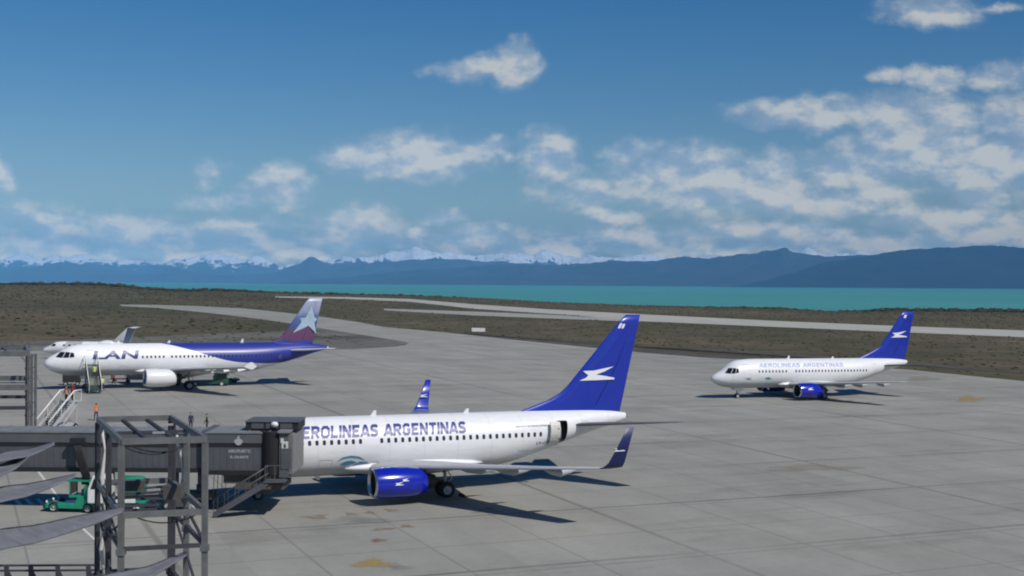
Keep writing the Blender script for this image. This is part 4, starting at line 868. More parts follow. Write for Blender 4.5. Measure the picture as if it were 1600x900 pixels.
# machinery box on the roof
a0, a1 = W(388, 0, YB + .6).x, W(470, 0, YB + .6).x
g = MB(); wbox(g, a0, a1, YB + .5, YB + 3.2, z_top + .17, z_top + .66); mb_ = wb(g, 'roof_unit', blackm, jb)
for k in range(3): g = MB(); w3 = (a1 - a0 - .6) / 3; wbox(g, a0 + .3 + w3 * k + .07, a0 + .3 + w3 * (k + 1) - .07, YB + .46, YB + .5, z_top + .26, z_top + .58); wb(g, 'vent_panel', slate, mb_)
g = MB(); wbox(g, a0 - .06, a1 + .06, YB + .42, YB + 3.28, z_top + .66, z_top + .71); wb(g, 'lid', slate2, mb_)
x = W(432, 0, YB + .3).x; g = MB(); z = z_top + .52
g.loft([[(x + r_ * math.cos(t), YB + .44 - d, z + r_ * .8 * math.sin(t)) for t in [2*math.pi*k/16 for k in range(16)]] for r_, d in ((.24, 0), (.22, .08), (.15, .14), (.02, .17))], 0, False, True); wb(g, 'dome_lamp', mat('dome_white', (.7, .7, .7), .3, var=0), mb_)
# undercarriage of the cab, service stairs
x0, x1 = W(352, 0, YB).x, W(432, 0, YB).x
g = MB(); wbox(g, x0, x1, YB + .2, YB + 2.7, z_bot - .75, z_bot - .17); wbox(g, x0 + .8, x1 + .6, YB + .1, YB + 2.9, z_bot - 1.1, z_bot - .76); wbox(g, x0 + 1.4, x1 - .3, YB + .4, YB + 2.5, z_bot - 1.45, z_bot - 1.1); wb(g, 'cab_undercarriage', rust, jb)
zg = G(-18, 78) + .06; s_top = Vector((W(428, 0, YB).x, YB - 1.0, z_bot - .45)); s_bot = Vector((W(337, 0, 78).x, YB - 1.0, zg + .15))
for dy in (0, 1.0):
    g = MB(); d = Vector((0, -dy + .6, 0)); g.bar(s_top + d, s_bot + d, .08, .34); wb(g, 'stair_stringer', slate, jb)
    g = MB()
    for k in range(6):
        p = s_top.lerp(s_bot, k / 5) + d; g.bar(p, p + Vector((0, 0, 1.0)), .03)
    g.tube([s_top + d + Vector((0, 0, 1.0)), s_bot + d + Vector((0, 0, 1.0))], .03, 6); g.tube([s_top + d + Vector((0, 0, .55)), s_bot + d + Vector((0, 0, .55))], .02, 6); wb(g, 'handrail', slate, jb)
g = MB()
for k in range(13):
    p = s_top.lerp(s_bot, (k + .5) / 13); g.box(p + Vector((0, .1, 0)), (.30, .92, .04))
wb(g, 'stair_treads', rust, jb)
g = MB(); wbox(g, s_top.x - .2, s_top.x + 1.1, YB - 1.5, YB - .4, z_bot - .42, z_bot - .34)
for x in (s_top.x - .1, s_top.x + .5, s_top.x + 1.05): g.bar((x, YB - 1.48, z_bot - .35), (x, YB - 1.48, z_bot + .65), .045)
g.bar((s_top.x - .1, YB - 1.48, z_bot + .65), (s_top.x + 1.07, YB - 1.48, z_bot + .65), .045); wb(g, 'landing', slate2, jb)
g = MB()
for px in (337, 343, 350, 356): 
    x = W(px, 0, YB).x; g.tube([(x, YB + .3, z_bot - .1), (x - .05, YB + .25, z_bot - 1.4), (x - .2, YB + .2, z_bot - 2.2)], .022, 5)
wb(g, 'cable', blackm, jb)
# drive bogie and lifting columns
bx = W(288, 0, YB).x
for dx in (-.8, .8):
    lc = MB(); lc.tube([(bx + dx, YB + 1.6, zb2 - .1), (bx + dx, YB + 1.6, zg + 1.0)], .20, 12); lc.tube([(bx + dx, YB + 1.6, zg + 1.6), (bx + dx, YB + 1.6, zg + .8)], .28, 12); wb(lc, 'lifting_column', slate2, jb)
g = MB(); wbox(g, bx - 1.7, bx + 1.7, YB + .9, YB + 2.3, zg + .75, zg + 1.15); wbox(g, bx - .5, bx + .5, YB - .2, YB + 3.3, zg + .45, zg + .85); wbox(g, bx - 1.5, bx - .7, YB + .5, YB + 1.2, zg + 1.15, zg + 1.6); bo_ = wb(g, 'bogie_frame', rust, jb)
for dx, dy in ((-.75, -.1), (.75, -.1), (-.75, 2.9), (.75, 2.9)):
    g = wheel(MB(), (bx + dx, YB + dy, zg + .48), .48, .34); wb(g, 'wheel', [tyre, gearm], jb)
g = MB(); x = W(131, 0, YB).x
for k in range(4):
    o_ = .12 * k; g.tube([(x - .45 + o_, YB - .15, zt2 - .5), (x - .25 + o_, YB - .35, zt2 - 1.1), (x - .05 + o_ * 1.1, YB - .25, zt2 - 2.0), (x + .15 + o_, YB - .1, zb2 - .35), (x + .05 + o_ * .8, YB + .1, zb2 - .9)], .10, 8)
g.box((x - .2, YB - .2, zt2 - .45), (.9, .3, .35)); wb(g, 'cable_bundle', blackm, jb)
g = MB(); wbox(g, W(-130, 0, YB).x, W(-130, 0, YB).x + 1.2, YB + .8, YB + 2.2, zg - .02, zb2 - .1); wb(g, 'pillar', roofm, jb)

# ------------------------------------------------------------------ steel towers
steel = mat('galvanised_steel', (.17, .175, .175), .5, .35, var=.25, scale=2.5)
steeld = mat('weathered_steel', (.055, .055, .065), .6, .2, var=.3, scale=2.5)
def colm(g, x, y, z0, z1, w=.17): 
    g.box((x, y, (z0+z1)/2), (w, w, z1 - z0))
def tower(label, FL, FR, BL, BR, ztop, levels, mids=True, k_=1.0):
    t = thing('steel_tower', label, 'steel tower', 'bare steel towers standing by the jet bridge')
    place(t, (FL[0]+BR[0])/2, (FL[1]+BR[1])/2)
    zb_ = lambda x, y: G(x, y)
    L = lambda a, b, f: (a[0]+(b[0]-a[0])*f, a[1]+(b[1]-a[1])*f)
    cols = [(FL, .15), (FR, .15), (BL, .14), (BR, .14), (L(FL, BL, .50), .14), (L(FR, BR, .5), .15), (L(BL, FL, .04), .09), (L(BR, FR, .10), .11)]
    for ci, (c, w) in enumerate(cols):
        g = MB(); colm(g, c[0], c[1], zb_(*c) - .02, ztop - .1, w); g.box((c[0], c[1], zb_(*c) + .03), (w * 2.2, w * 2.2, .05)); 
        for zz in (2.0, 4.1, 6.1, 8.0): g.box((c[0], c[1], zz), (w * 1.5, w * 1.5, .16))
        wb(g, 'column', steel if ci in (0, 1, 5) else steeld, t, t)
    for li, z in enumerate([ztop] + levels):
        g = MB(); h = .17 if li < 2 else .11
        for a, b in ((FL, FR), (BL, BR), (FL, BL), (FR, BR)): g.bar((*a, z), (*b, z), .10 * k_, h * k_)
        if li == 1: g.bar((*L(FL, BL, .5), z), (*L(FR, BR, .5), z), .08, .1)
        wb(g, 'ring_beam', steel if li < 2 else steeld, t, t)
        if li == 0:
            for f in (.34, .67):
                g = MB(); g.bar((*L(FL, FR, f), z - .05), (*L(BL, BR, f), z - .05), .09, .10); wb(g, 'cross_beam', steeld, t, t)
            for f in (.5,):
                g = MB(); g.bar((*L(FL, BL, f), z - .10), (*L(FR, BR, f), z - .10), .07, .08); wb(g, 'cross_beam', steeld, t, t)
    ls = [ztop] + levels
    for k in range(1, len(ls) - 1):
        g = MB(); a, b = (BR, FR) if k % 2 else (BR, FR); g.bar((*L(BR, FR, .12), ls[k] + (.0)), (*L(BR, FR, .95), ls[k + 1] + .1), .06, .08); wb(g, 'brace', steeld, t, t)
        g = MB(); g.bar((*L(BL, FL, .1), ls[k] + (.0)), (*L(BL, FL, .95), ls[k + 1] + .1), .06, .08); wb(g, 'brace', steeld, t, t)
    return t, L
def XY(px, Y): p = W(px, 450, Y); return (p.x, p.y)
FL, FR, BL, BR = XY(191, 34), XY(322, 34.6), XY(154, 39.4), XY(268, 40.0)
zt_ = W(191, 690, 34).z
tw, LL = tower('near steel tower of bare grey columns with a slatted top frame', FL, FR, BL, BR, zt_, [W(191, 805, 34).z, W(191, 858, 34).z, 6.2, 4.2, 2.2])
white_pl = mat('weathered_plastic', (.55, .54, .52), .6, var=.2, scale=5)
g = MB(); a = LL(FR, BR, .55); g.tube([(a[0] - .18, a[1] - .3, zt_ - .1), (a[0] - .12, a[1] - .3, zt_ - .55), (a[0] - .02, a[1] - .2, zt_ - 1.0), (a[0] + .0, a[1] - .2, zt_ - 1.5), (a[0] - .15, a[1] - .1, zt_ - 2.0)], [.03, .055, .04, .05, .03], 8); wb(g, 'hose', white_pl, tw, tw)
a = LL(FL, BL, .8); g = MB(); g.tube([(a[0] + .05, a[1] - .2, zt_ - .1), (a[0] + .16, a[1] - .2, zt_ - .8), (a[0] + .1, a[1] - .3, zt_ - 1.6), (a[0] + .2, a[1] - .2, zt_ - 2.8), (a[0] + .05, a[1] - .2, zt_ - 3.8), (a[0] + .2, a[1] - .2, zt_ - 5)], [.05, .03, .07, .04, .07, .03], 8); wb(g, 'hose', white_pl, tw, tw)
g = MB(); a, b = LL(FL, FR, .05), LL(FL, FR, .97); z = W(191, 805, 34).z
for k, (u0, u1, f) in enumerate(((.05, .5, .12), (.3, .95, .3), (.1, .7, .46), (.4, .9, .62), (.15, .6, .8))):
    p = LL(LL(FL, BL, f), LL(FR, BR, f), u0); q = LL(LL(FL, BL, f), LL(FR, BR, f), u1); g.bar((*p, z + .12), (*q, z + .12 + .02 * k), .26, .035)
wb(g, 'deck_plank', steeld, tw, tw)
def sag(a_, b_, drop, r_=.018):
    a_, b_ = Vector(a_), Vector(b_); gg = MB(); gg.tube([a_.lerp(b_, k / 10) - Vector((0, 0, drop * 4 * (k / 10) * (1 - k / 10))) for k in range(11)], r_, 6); wb(gg, 'cable', blackm, tw, tw)
q_ = lambda u, f, z_: (*LL(LL(FL, BL, f), LL(FR, BR, f), u), z_)
sag(q_(.02, .1, zt_ - .15), q_(.98, .3, zt_ - .2), .35); sag(q_(.0, .9, zt_ - .2), q_(1, .8, zt_ - .9), .3); sag(q_(.02, .5, z - .1), q_(.98, .2, z - .3), .4); sag(q_(.0, .0, z - .15), q_(.0, 1, z - .6), .5, .03)
g = MB(); g.box(q_(.75, .3, z + .3), (.5, .4, .4)); wb(g, 'equipment_box', rust, tw, tw); g = MB(); g.box(q_(.35, .6, z + .25), (.6, .35, .3)); wb(g, 'equipment_box', rust, tw, tw)
g = MB()
for (u, f) in ((.1, .75), (.42, .8), (.75, .7), (.5, .35)):
    p = LL(LL(FL, BL, f), LL(FR, BR, f), u); q = LL(LL(FL, BL, f), LL(FR, BR, f), u + .16); g.bar((*p, zt_ - .02), (*q, zt_ - .02), .34, .03)
wb(g, 'roof_sheet', mat('tower_sheet', (.30, .30, .30), .6, var=.2), tw, tw)
tf_, _ = tower('far steel tower on the left edge, beyond the jet bridge', XY(-40, 95), XY(45, 95.6), XY(-75, 104), XY(42, 104.5), W(0, 553, 95).z, [W(0, 606, 95).z, W(0, 638, 95).z, W(0, 700, 95).z], True, 2.4)
for ch in children(tf_):
    if ch.name.startswith('column'):
        for v in ch.data.vertices: pass
g = MB(); p = XY(50, 95.8)
for dx in (-.35, 0, .3): colm(g, p[0] + dx, p[1], G(*p), W(50, 553, 95.8).z, .16)
for k in range(10): g.bar((p[0] - .35, p[1], 1.2 + k * .9), (p[0] + .3, p[1], 1.6 + k * .9), .06)
wb(g, 'lattice_mast', steel, tf_, tf_)

# cloth strips strung from the left towards the near tower
cloth = mat('grey_shade_cloth', (.155, .16, .178), .8, var=.25, scale=2)
def cloth_strip(label, pts, Ys):
    """pts: (px, top y, bottom y); Ys depths"""
    vs = []; n = len(pts); m = 7; NS = 10
    dense = []
    for i in range((n - 1) * NS + 1):
        u = i / NS; j = min(n - 2, int(u)); f = u - j; f2 = f * f * (3 - 2 * f) if False else f
        p = [pts[j][k] * (1 - f2) + pts[j + 1][k] * f2 for k in range(3)]; Y = Ys[j] * (1 - f) + Ys[j + 1] * f; dense.append((p, Y))
    rows = []
    for i, (p, Y) in enumerate(dense):
        r = []
        for k in range(m):
            v = k / (m - 1); yv = p[1] * (1 - v) + p[2] * v; Yd = Y + .22 * math.sin(v * math.pi * 1.2 + i * .05) - .9 * v
            r.append(W(p[0], yv + math.sin(i * .35) * .4, Yd))
        rows.append(r)
    back = [[q + Vector((0, .012, .02)) for q in r] for r in rows]
    rings = [rows[i] + back[i][::-1] for i in range(len(rows))]
    o = thing('shade_cloth', label, 'cloth strip', 'grey cloth strips hung on the left')
    base = rows[-1][0]; o.location = base
    bpy.context.view_layer.update()
    g = MB(); g.loft(rings, 0, True, True); g.v = [tuple(Vector(v) - base) for v in g.v]; g.build('cloth_sheet', cloth, o)
    g = MB(); g.tube([r[0] - base + Vector((0, 0, .01)) for r in rows[::4]], .018, 6); g.build('rope', steeld, o); return o
cloth_strip('topmost sagging grey cloth strip, crossing the jet bridge wall', [(-60, 722, 740), (0, 708, 722), (45, 702, 714), (85, 692, 696)], [28, 30, 31, 32])
cloth_strip('short grey cloth strip just under the topmost one', [(-60, 745, 765), (0, 728, 746), (25, 718, 733), (48, 708, 712)], [27, 29, 30, 31])
cloth_strip('grey cloth strip sagging across the gap below the jet bridge', [(-60, 772, 800), (0, 762, 786), (40, 757, 777), (80, 750, 763), (118, 741, 745)], [26, 28, 29, 31, 32])
cloth_strip('widest grey cloth strip, tied to the near steel tower', [(-60, 838, 875), (0, 828, 860), (50, 822, 850), (100, 812, 836), (150, 801, 819), (192, 794, 802)], [24, 26, 28, 30, 32, 33.6])
cloth_strip('lowest grey cloth strip, crossing the foot of the near steel tower', [(120, 905, 935), (180, 896, 922), (230, 886, 906), (262, 874, 888), (292, 862, 868)], [30, 31, 32.5, 34, 35.5])
# guard rail along the roof edge below the window
gr = thing('guard_rail', 'dark metal guard rail along the bottom left edge', 'railing'); gr.location = W(60, 900, 30)
bpy.context.view_layer.update()
for yv in (883, 891):
    g = MB(); g.bar(W(-60, yv + 1, 30), W(147, yv, 30.6), .045, .045); wb(g, 'rail', steeld, gr, gr)
for px in (-28, 10, 48, 90, 138):
    g = MB(); p = W(px, 884, 30); g.bar(p, p + Vector((.05, 0, -1.1)), .10, .06); g.bar(p + Vector((.02, 0, -.1)), p + Vector((.22, 0, -.5)), .05, .05); wb(g, 'post', steeld, gr, gr)
g = MB(); p, q = W(-60, 884, 30), W(147, 884, 30.6); g.bar(p + Vector((0, 0, -1.13)), q + Vector((0, 0, -1.13)), .3, .08); wb(g, 'kerb', steel, gr, gr)

# ------------------------------------------------------------------ ground vehicles and equipment
green = mat('tug_green', (.012, .26, .145), .4, var=.15, coat=.2); greend = mat('dark_green_paint', (.015, .075, .05), .45, var=.15)
wpaint = mat('white_paint', (.72, .72, .70), .4, var=.08)
def wheels4(parent, xs, w, r, wd=.22):
    for x in xs:
        for sg in (-1, 1): wheel(MB(), (x, sg * w, r), r, wd).build('wheel', [tyre, gearm], parent)
def tug(label, m, m2, group='ground vehicles'):
    t = thing('baggage_tractor', label, 'tractor', group)
    g = MB(); g.prism([(-1.7, .28), (1.6, .28), (1.6, .95), (.35, 1.0), (.2, .62), (-1.7, .55)], 'y', -.72, .72); bevel(g.build('body', m, t), .05)
    g = MB(); g.prism([(-.35, .62), (1.55, 1.0), (1.5, 1.95), (-.1, 2.0)], 'y', -.62, -.56); g.prism([(-.35, .62), (1.55, 1.0), (1.5, 1.95), (-.1, 2.0)], 'y', .56, .62)
    cb = MB(); cb.prism([(-.2, .98), (1.5, .98), (1.5, 1.1), (-.2, 1.1)], 'y', -.66, .66)
    for x in (-.15, 1.45):
        for sg in (-.6, .6): cb.bar((x, sg, 1.0), (x, sg, 2.0), .07)
    cb.prism([(.75, 1.05), (1.5, 1.05), (1.5, 1.75), (.75, 1.75)], 'y', -.62, .62); cab_ = cb.build('cab', m, t); bevel(cab_, .03)
    g = MB(); g.box((.65, 0, 2.03), (1.9, 1.36, .08)); bevel(g.build('roof', m, t), .03)
    g = MB(); g.box((-.17, 0, 1.55), (.03, 1.15, .75)); g.build('windscreen', glassd, cab_)
    g = MB(); g.box((.35, 0, .95), (.5, 1.0, .25)); g.box((.62, 0, 1.25), (.12, 1.0, .5)); g.build('seat', darkm, t)
    g = MB(); g.box((-1.78, 0, .42), (.12, 1.3, .3)); g.box((1.68, 0, .42), (.12, .3, .2)); g.build('bumper', m2, t)
    for sg in (-.5, .5): g = MB(); g.tube([(-1.70, sg, .66), (-1.62, sg, .66)], .09, 10); g.build('headlight', wpaint, t)
    wheels4(t, (-1.15, 1.05), .62, .36); return t
t1 = tug('green open-sided baggage tractor with a low nose under the jet bridge', green, darkm); p = at(118, 799); place(t1, p.x, p.y, -.05)
# service truck with a green tank
sv = thing('service_truck', 'green service truck with a white cab and rounded tank behind the near steel tower', 'truck', 'ground vehicles')
g = MB(); g.box((-.35, 0, .62), (3.4, .9, .22)); g.box((-.35, 0, .80), (3.5, 1.7, .12)); g.build('chassis', green, sv)
g = MB(); g.prism([(-2.2, .7), (-.95, .7), (-.95, 2.45), (-1.9, 2.45), (-2.2, 1.6)], 'y', -.88, .88); cb = g.build('cab', wpaint, sv); bevel(cb, .08)
for sg in (-1, 1): g = MB(); g.prism([(-2.0, 1.62), (-1.1, 1.62), (-1.1, 2.25), (-1.8, 2.25)], 'y', sg * .885 - .01, sg * .885 + .01); g.build('side_window', glassd, cb)
g = MB(); g.add([(-2.215, -.75, 1.65), (-2.215, .75, 1.65), (-1.925, .75, 2.36), (-1.925, -.75, 2.36)], [(0, 1, 2, 3)]); g.build('windscreen', glassd, cb)
g = MB(); rings = [[(x, r_ * 1.05 * math.cos(t), 1.70 + r_ * .78 * math.sin(t)) for t in [2*math.pi*k/24 for k in range(24)]] for x, r_ in ((-.35, .3), (-.3, .7), (-.18, .84), (.95, .84), (1.15, .7), (1.2, .3))]
g.loft(rings, 0, True, True); g.build('tank', green, sv)
g = MB(); g.box((.2, -.9, 1.05), (1.2, .12, .5)); g.build('pump_box', wpaint, sv)
g = MB(); g.bar((1.3, -.4, .8), (2.4, -.4, .35), .1); g.bar((1.3, .4, .8), (2.4, .4, .35), .1); g.bar((2.4, -.5, .35), (2.4, .5, .35), .1); g.build('tow_arm', darkm, sv)
wheels4(sv, (-1.5, .9), .75, .42); p = at(197, 801); place(sv, p.x, p.y, .03)
# belt loader by the star-finned airliner
bl = thing('belt_loader', 'dark green belt loader with a white raised conveyor under the star-finned airliner', 'belt loader', 'ground vehicles')
g = MB(); g.prism([(-2.6, .35), (2.6, .35), (2.6, .95), (.8, 1.0), (.6, .8), (-2.6, .75)], 'y', -.85, .85); bevel(g.build('body', greend, bl), .05)
g = MB(); g.prism([(.9, .95), (2.4, .95), (2.3, 2.0), (1.1, 2.0)], 'y', -.8, -.1); cb = g.build('cab', greend, bl); bevel(cb, .05)
g = MB(); g.prism([(1.1, 1.35), (2.2, 1.35), (2.15, 1.85), (1.2, 1.85)], 'y', -.82, -.80); g.build('side_window', glassd, cb)
g = MB(); g.bar((-3.4, .35, 1.1), (3.3, .35, 2.5), .9, .28); bt = g.build('conveyor', wpaint, bl)
g = MB(); g.bar((-3.4, .35, 1.26), (3.3, .35, 2.66), .7, .05); g.build('belt', blackm, bt)
g = MB(); g.bar((1.4, .35, .9), (1.7, .35, 2.1), .12); g.build('lift_arm', darkm, bl)
wheels4(bl, (-1.7, 1.7), .8, .38); p = at(326, 603); place(bl, p.x, p.y, .25)
t2 = tug('dark green tractor standing behind the wheels of the star-finned airliner', greend, darkm); p = at(346, 600); place(t2, p.x, p.y + 2.5, 2.9)
# ground power unit at the nose
gp = thing('ground_power_unit', 'black wheeled power unit by the nose wheel of the star-finned airliner', 'power unit', 'ground vehicles')
g = MB(); g.box((0, 0, .95), (2.3, 1.2, 1.0)); bevel(g.build('housing', mat('unit_black', (.03, .03, .035), .5, var=.2), gp), .06)
g = MB(); g.bar((1.15, 0, .5), (2.2, 0, .35), .07); g.build('tow_bar', darkm, gp)
for k in range(4): g = MB(); g.box((-.75 + k * .5, -.615, 1.05), (.36, .02, .5)); g.build('louvre_panel', darkm, gp)
wheels4(gp, (-.75, .75), .5, .28, .16); p = at(112, 602); place(gp, p.x, p.y, .3)
bc = thing('baggage_cart', 'dark red baggage cart under the front belly of the star-finned airliner', 'cart', 'ground vehicles')
redd = mat('cart_red', (.16, .03, .025), .5, var=.2)
g = MB(); g.box((0, 0, .55), (2.6, 1.3, .12)); g.build('bed', redd, bc); g = MB(); g.box((1.25, 0, 1.1), (.06, 1.3, 1.0)); g.build('end_wall', redd, bc); g = MB(); g.box((-1.25, 0, 1.1), (.06, 1.3, 1.0)); g.build('end_wall', redd, bc)
g = MB(); g.bar((-1.3, 0, .5), (-2.2, 0, .4), .06); g.build('tow_bar', darkm, bc)
wheels4(bc, (-.9, .9), .5, .24, .14); p = at(186, 599); place(bc, p.x, p.y + 1, .45)

def stairs_unit(label, mr, ms, mside, H=3.35, run=4.4, canopy=False, group='mobile boarding stairs'):
    """top platform at the origin side, run towards +x down to the ground; z=0 ground"""
    t = thing('boarding_stairs', label, 'boarding stairs', group); w = .75
    g = MB()
    n = 15
    for k in range(n): x = .9 + run * (k + .5) / n; z = H * (1 - (k + .7) / n); g.box((x, 0, z), (run / n + .03, 2 * w - .1, .05))
    g.build('steps', mat('step_grey', (.12, .12, .12), .6, var=.2), t)
    g = MB(); g.box((.35, 0, H), (1.3, 2 * w, .10)); g.build('platform', ms, t)
    for sg in (-1, 1):
        y = sg * w
        g = MB(); g.bar((.9, y, H - .1), (.9 + run, y, .25), .06, .32); g.build('stringer', ms, t)
        g = MB(); g.prism([(.95, H + .05), (.9 + run, .30), (.9 + run, 1.0), (.95, H + .85)], 'y', y - .015, y + .015); 
        if mside: g.build('side_panel', mside, t)
        g = MB(); g.tube([(-.3, y, H + 1.05), (.9, y, H + 1.05), (.9 + run, y, 1.2)], .05 if mside else .07, 8)
        for x, z in ((-.3, H), (.9, H), (.9 + run * .5, H * .5 + .1), (.9 + run, .2)): g.bar((x, y, z), (x, y, z + 1.02), .05)
        g.build('handrail', mr, t)
    g = MB(); g.prism([(-.1, .45), (run + .6, .45), (run + .6, .65), (-.1, .65)], 'y', -.6, .6)
    for sg in (-1, 1): g.bar((.2, sg * .55, .6), (.2, sg * .55, H), .12); g.bar((.2, sg * .55, H - .3), (2.4, sg * .55, .6), .1); g.bar((2.2, sg * .55, .6), (1.6, sg * .55, H * .78), .1)
    g.build('frame', ms, t); wheels4(t, (.5, run * .85), .7, .34, .18)
    if canopy:
        g = MB(); g.box((.3, 0, H + 2.1), (1.7, 1.7, .08)); g.box((-.45, 0, H + 1.7), (.06, 1.6, .7)); g.build('canopy', mside, t)
    return t
lime = mat('hi_vis_lime', (.50, .68, .16), .6, var=.05)
st1 = stairs_unit('black and dark green boarding stairs at the front door of the star-finned airliner', wpaint, greend, mat('stair_black', (.014, .022, .020), .6, var=.2), 3.35, 3.4, False)
yw = .47035; dx_, dy_ = math.sin(yw), -math.cos(yw); sx = -59.294 + 5.3 * math.cos(yw); sy = 159.097 + 5.3 * math.sin(yw)
place(st1, sx + dx_ * 2.45, sy + dy_ * 2.45, math.atan2(dy_, dx_))
st2 = stairs_unit('white-railed mobile stairs standing free beyond the jet bridge', wpaint, mat('stair_grey', (.45, .45, .45), .5, var=.1), None, 2.75, 4.0, False)
p = W(113, 600, 121); place(st2, p.x, 121, R(-104))

# taxiway sign
ts = thing('taxiway_sign', 'long low white sign board on the far grass edge of the taxiway', 'sign')
g = MB(); g.box((0, 0, .78), (3.7, .28, 1.0)); bevel(g.build('board', mat('sign_board_white', (.75, .75, .72), .5, var=.06), ts), .03)
for x in (-1.3, 0, 1.3): g = MB(); g.bar((x, 0, -.02), (x, 0, .3), .1); g.build('leg', darkm, ts)
p = at(747, 520.5); place(ts, p.x, p.y + 3)

# ------------------------------------------------------------------ markings and stains on the apron
def sheet(name, pix, m, lift=.009):
    vs = [at(x, y) for x, y in pix]; vs = [Vector((v.x, v.y, G(v.x, v.y) + .05 + lift)) for v in vs]
    g = MB(); g.add(vs, [tuple(range(len(vs)))], 0)
    if (vs[1] - vs[0]).cross(vs[2] - vs[1]).z < 0: g.f = [g.f[0][::-1]]
    return struct(g.build(name, m, fix=False))
def stain_mat(name, col, sc=.9, thr=.5, amt=.8):
    m = bpy.data.materials.new(name); m.use_nodes = True; t = m.node_tree; b = bsdf(m); b.inputs['Base Color'].default_value = (*col, 1); b.inputs['Roughness'].default_value = .85
    tcn = t.nodes.new('ShaderNodeTexCoord'); n = noise(t, tcn.outputs['Object'], sc, 6, .7); mr = t.nodes.new('ShaderNodeMapRange'); t.links.new(n, mr.inputs[0]); mr.inputs[1].default_value = -.02; mr.inputs[2].default_value = .35; mr.inputs[4].default_value = amt
    va = t.nodes.new('ShaderNodeVertexColor'); va.layer_name = 'fade'
    t.links.new(M_(t, 'ADD', M_(t, 'SUBTRACT', n, thr), M_(t, 'MULTIPLY_ADD', va.outputs[0], .42, -.30)), mr.inputs[0]); t.links.new(mr.outputs[0], b.inputs['Alpha']); return m
org = stain_mat('worn_orange_paint', (.25, .175, .085), 1.1, .44); yel = stain_mat('worn_yellow_paint', (.40, .27, .075), 1.1, .42); redp = stain_mat('worn_red_paint', (.24, .09, .065), 1.6, .44, .7); fnt = stain_mat('faint_ochre_stain', (.30, .255, .17), .35, .40, .5); grn = stain_mat('grey_green_stain', (.17, .185, .175), .5, .45, .4)
def blob(px, py, rx, ry, m, tilt=0.0):
    pts = [(px, py)]; NB = 24
    for f in (.55, 1.25):
        for k in range(NB):
            a = 2 * math.pi * k / NB; r_ = (1 + .22 * math.sin(3 * a + px) + .12 * math.sin(5 * a + py)) * f; x = rx * r_ * math.cos(a); pts.append((px + x, py + ry * r_ * math.sin(a) + tilt * x))
    k0 = len([o for o in bpy.data.objects if o.name.startswith('apron_stain')]) % 9
    vs = [at(x, y) for x, y in pts]; vs = [Vector((v.x, v.y, G(v.x, v.y) + .058 + .0007 * k0)) for v in vs]
    fs = [(0, 1 + (k + 1) % NB, 1 + k) for k in range(NB)] + [(1 + k, 1 + (k + 1) % NB, 1 + NB + (k + 1) % NB, 1 + NB + k) for k in range(NB)]
    g = MB(); g.add(vs, fs); o = struct(g.build('apron_stain', m, fix=False)); at_ = o.data.color_attributes.new('fade', 'FLOAT_COLOR', 'POINT')
    for i in range(len(vs)): w = 0.0 if i > NB else 1.0; at_.data[i].color = (w, w, w, 1)
for a in ((495,809,22,5,org),(548,805,13,3.5,org),(577,802,12,2.8,org),(612,799,13,2.8,org),(598,828,22,3,org,-.05),(635,824,14,3,org),(592,846,17,3.6,redp),(584,882,40,9,yel),(630,889,30,5,grn),(1515,624,24,6,yel),(1440,592,30,5,fnt),(1270,732,80,6,fnt),(560,815,70,8,grn),(760,800,30,6,grn)): blob(*a)
wl = mat('white_marking', (.62, .62, .60), .7, var=.15)
def stripe(name, a, b, w):
    p, q = at(*a), at(*b); d = (q - p).normalized(); nrm = Vector((-d.y, d.x, 0)) * w / 2
    vs = [p + nrm, p - nrm, q - nrm, q + nrm]; vs = [Vector((v.x, v.y, G(v.x, v.y) + .056)) for v in vs]
    g = MB(); g.add(vs, [(0, 1, 2, 3)] if (vs[1]-vs[0]).cross(vs[2]-vs[1]).z > 0 else [(3, 2, 1, 0)]); return struct(g.build(name, wl, fix=False))
stripe('stand_line', (52, 728), (98, 787), .16); stripe('stand_line', (124, 822), (152, 848), .16)
for x in (22, 40, 58, 76): stripe('stand_dash', (x, 780), (x + 10, 790), .28)
yl = stain_mat('guide_line_yellow', (.42, .34, .12), .5, .40)
cr0 = mat('worn_line', (.30, .295, .26), .85, var=.25, scale=.5)
def longline(name, a, b, w, m, lift=.005):
    p, q = at(*a), at(*b); d = (q - p).normalized(); nrm = Vector((-d.y, d.x, 0)) * w / 2
    vs = [Vector((v.x, v.y, G(v.x, v.y) + .05 + lift)) for v in (p + nrm, p - nrm, q - nrm, q + nrm)]
    g = MB(); g.add(vs, [(0, 1, 2, 3)] if (vs[1]-vs[0]).cross(vs[2]-vs[1]).z > 0 else [(3, 2, 1, 0)]); return struct(g.build(name, m, fix=False))
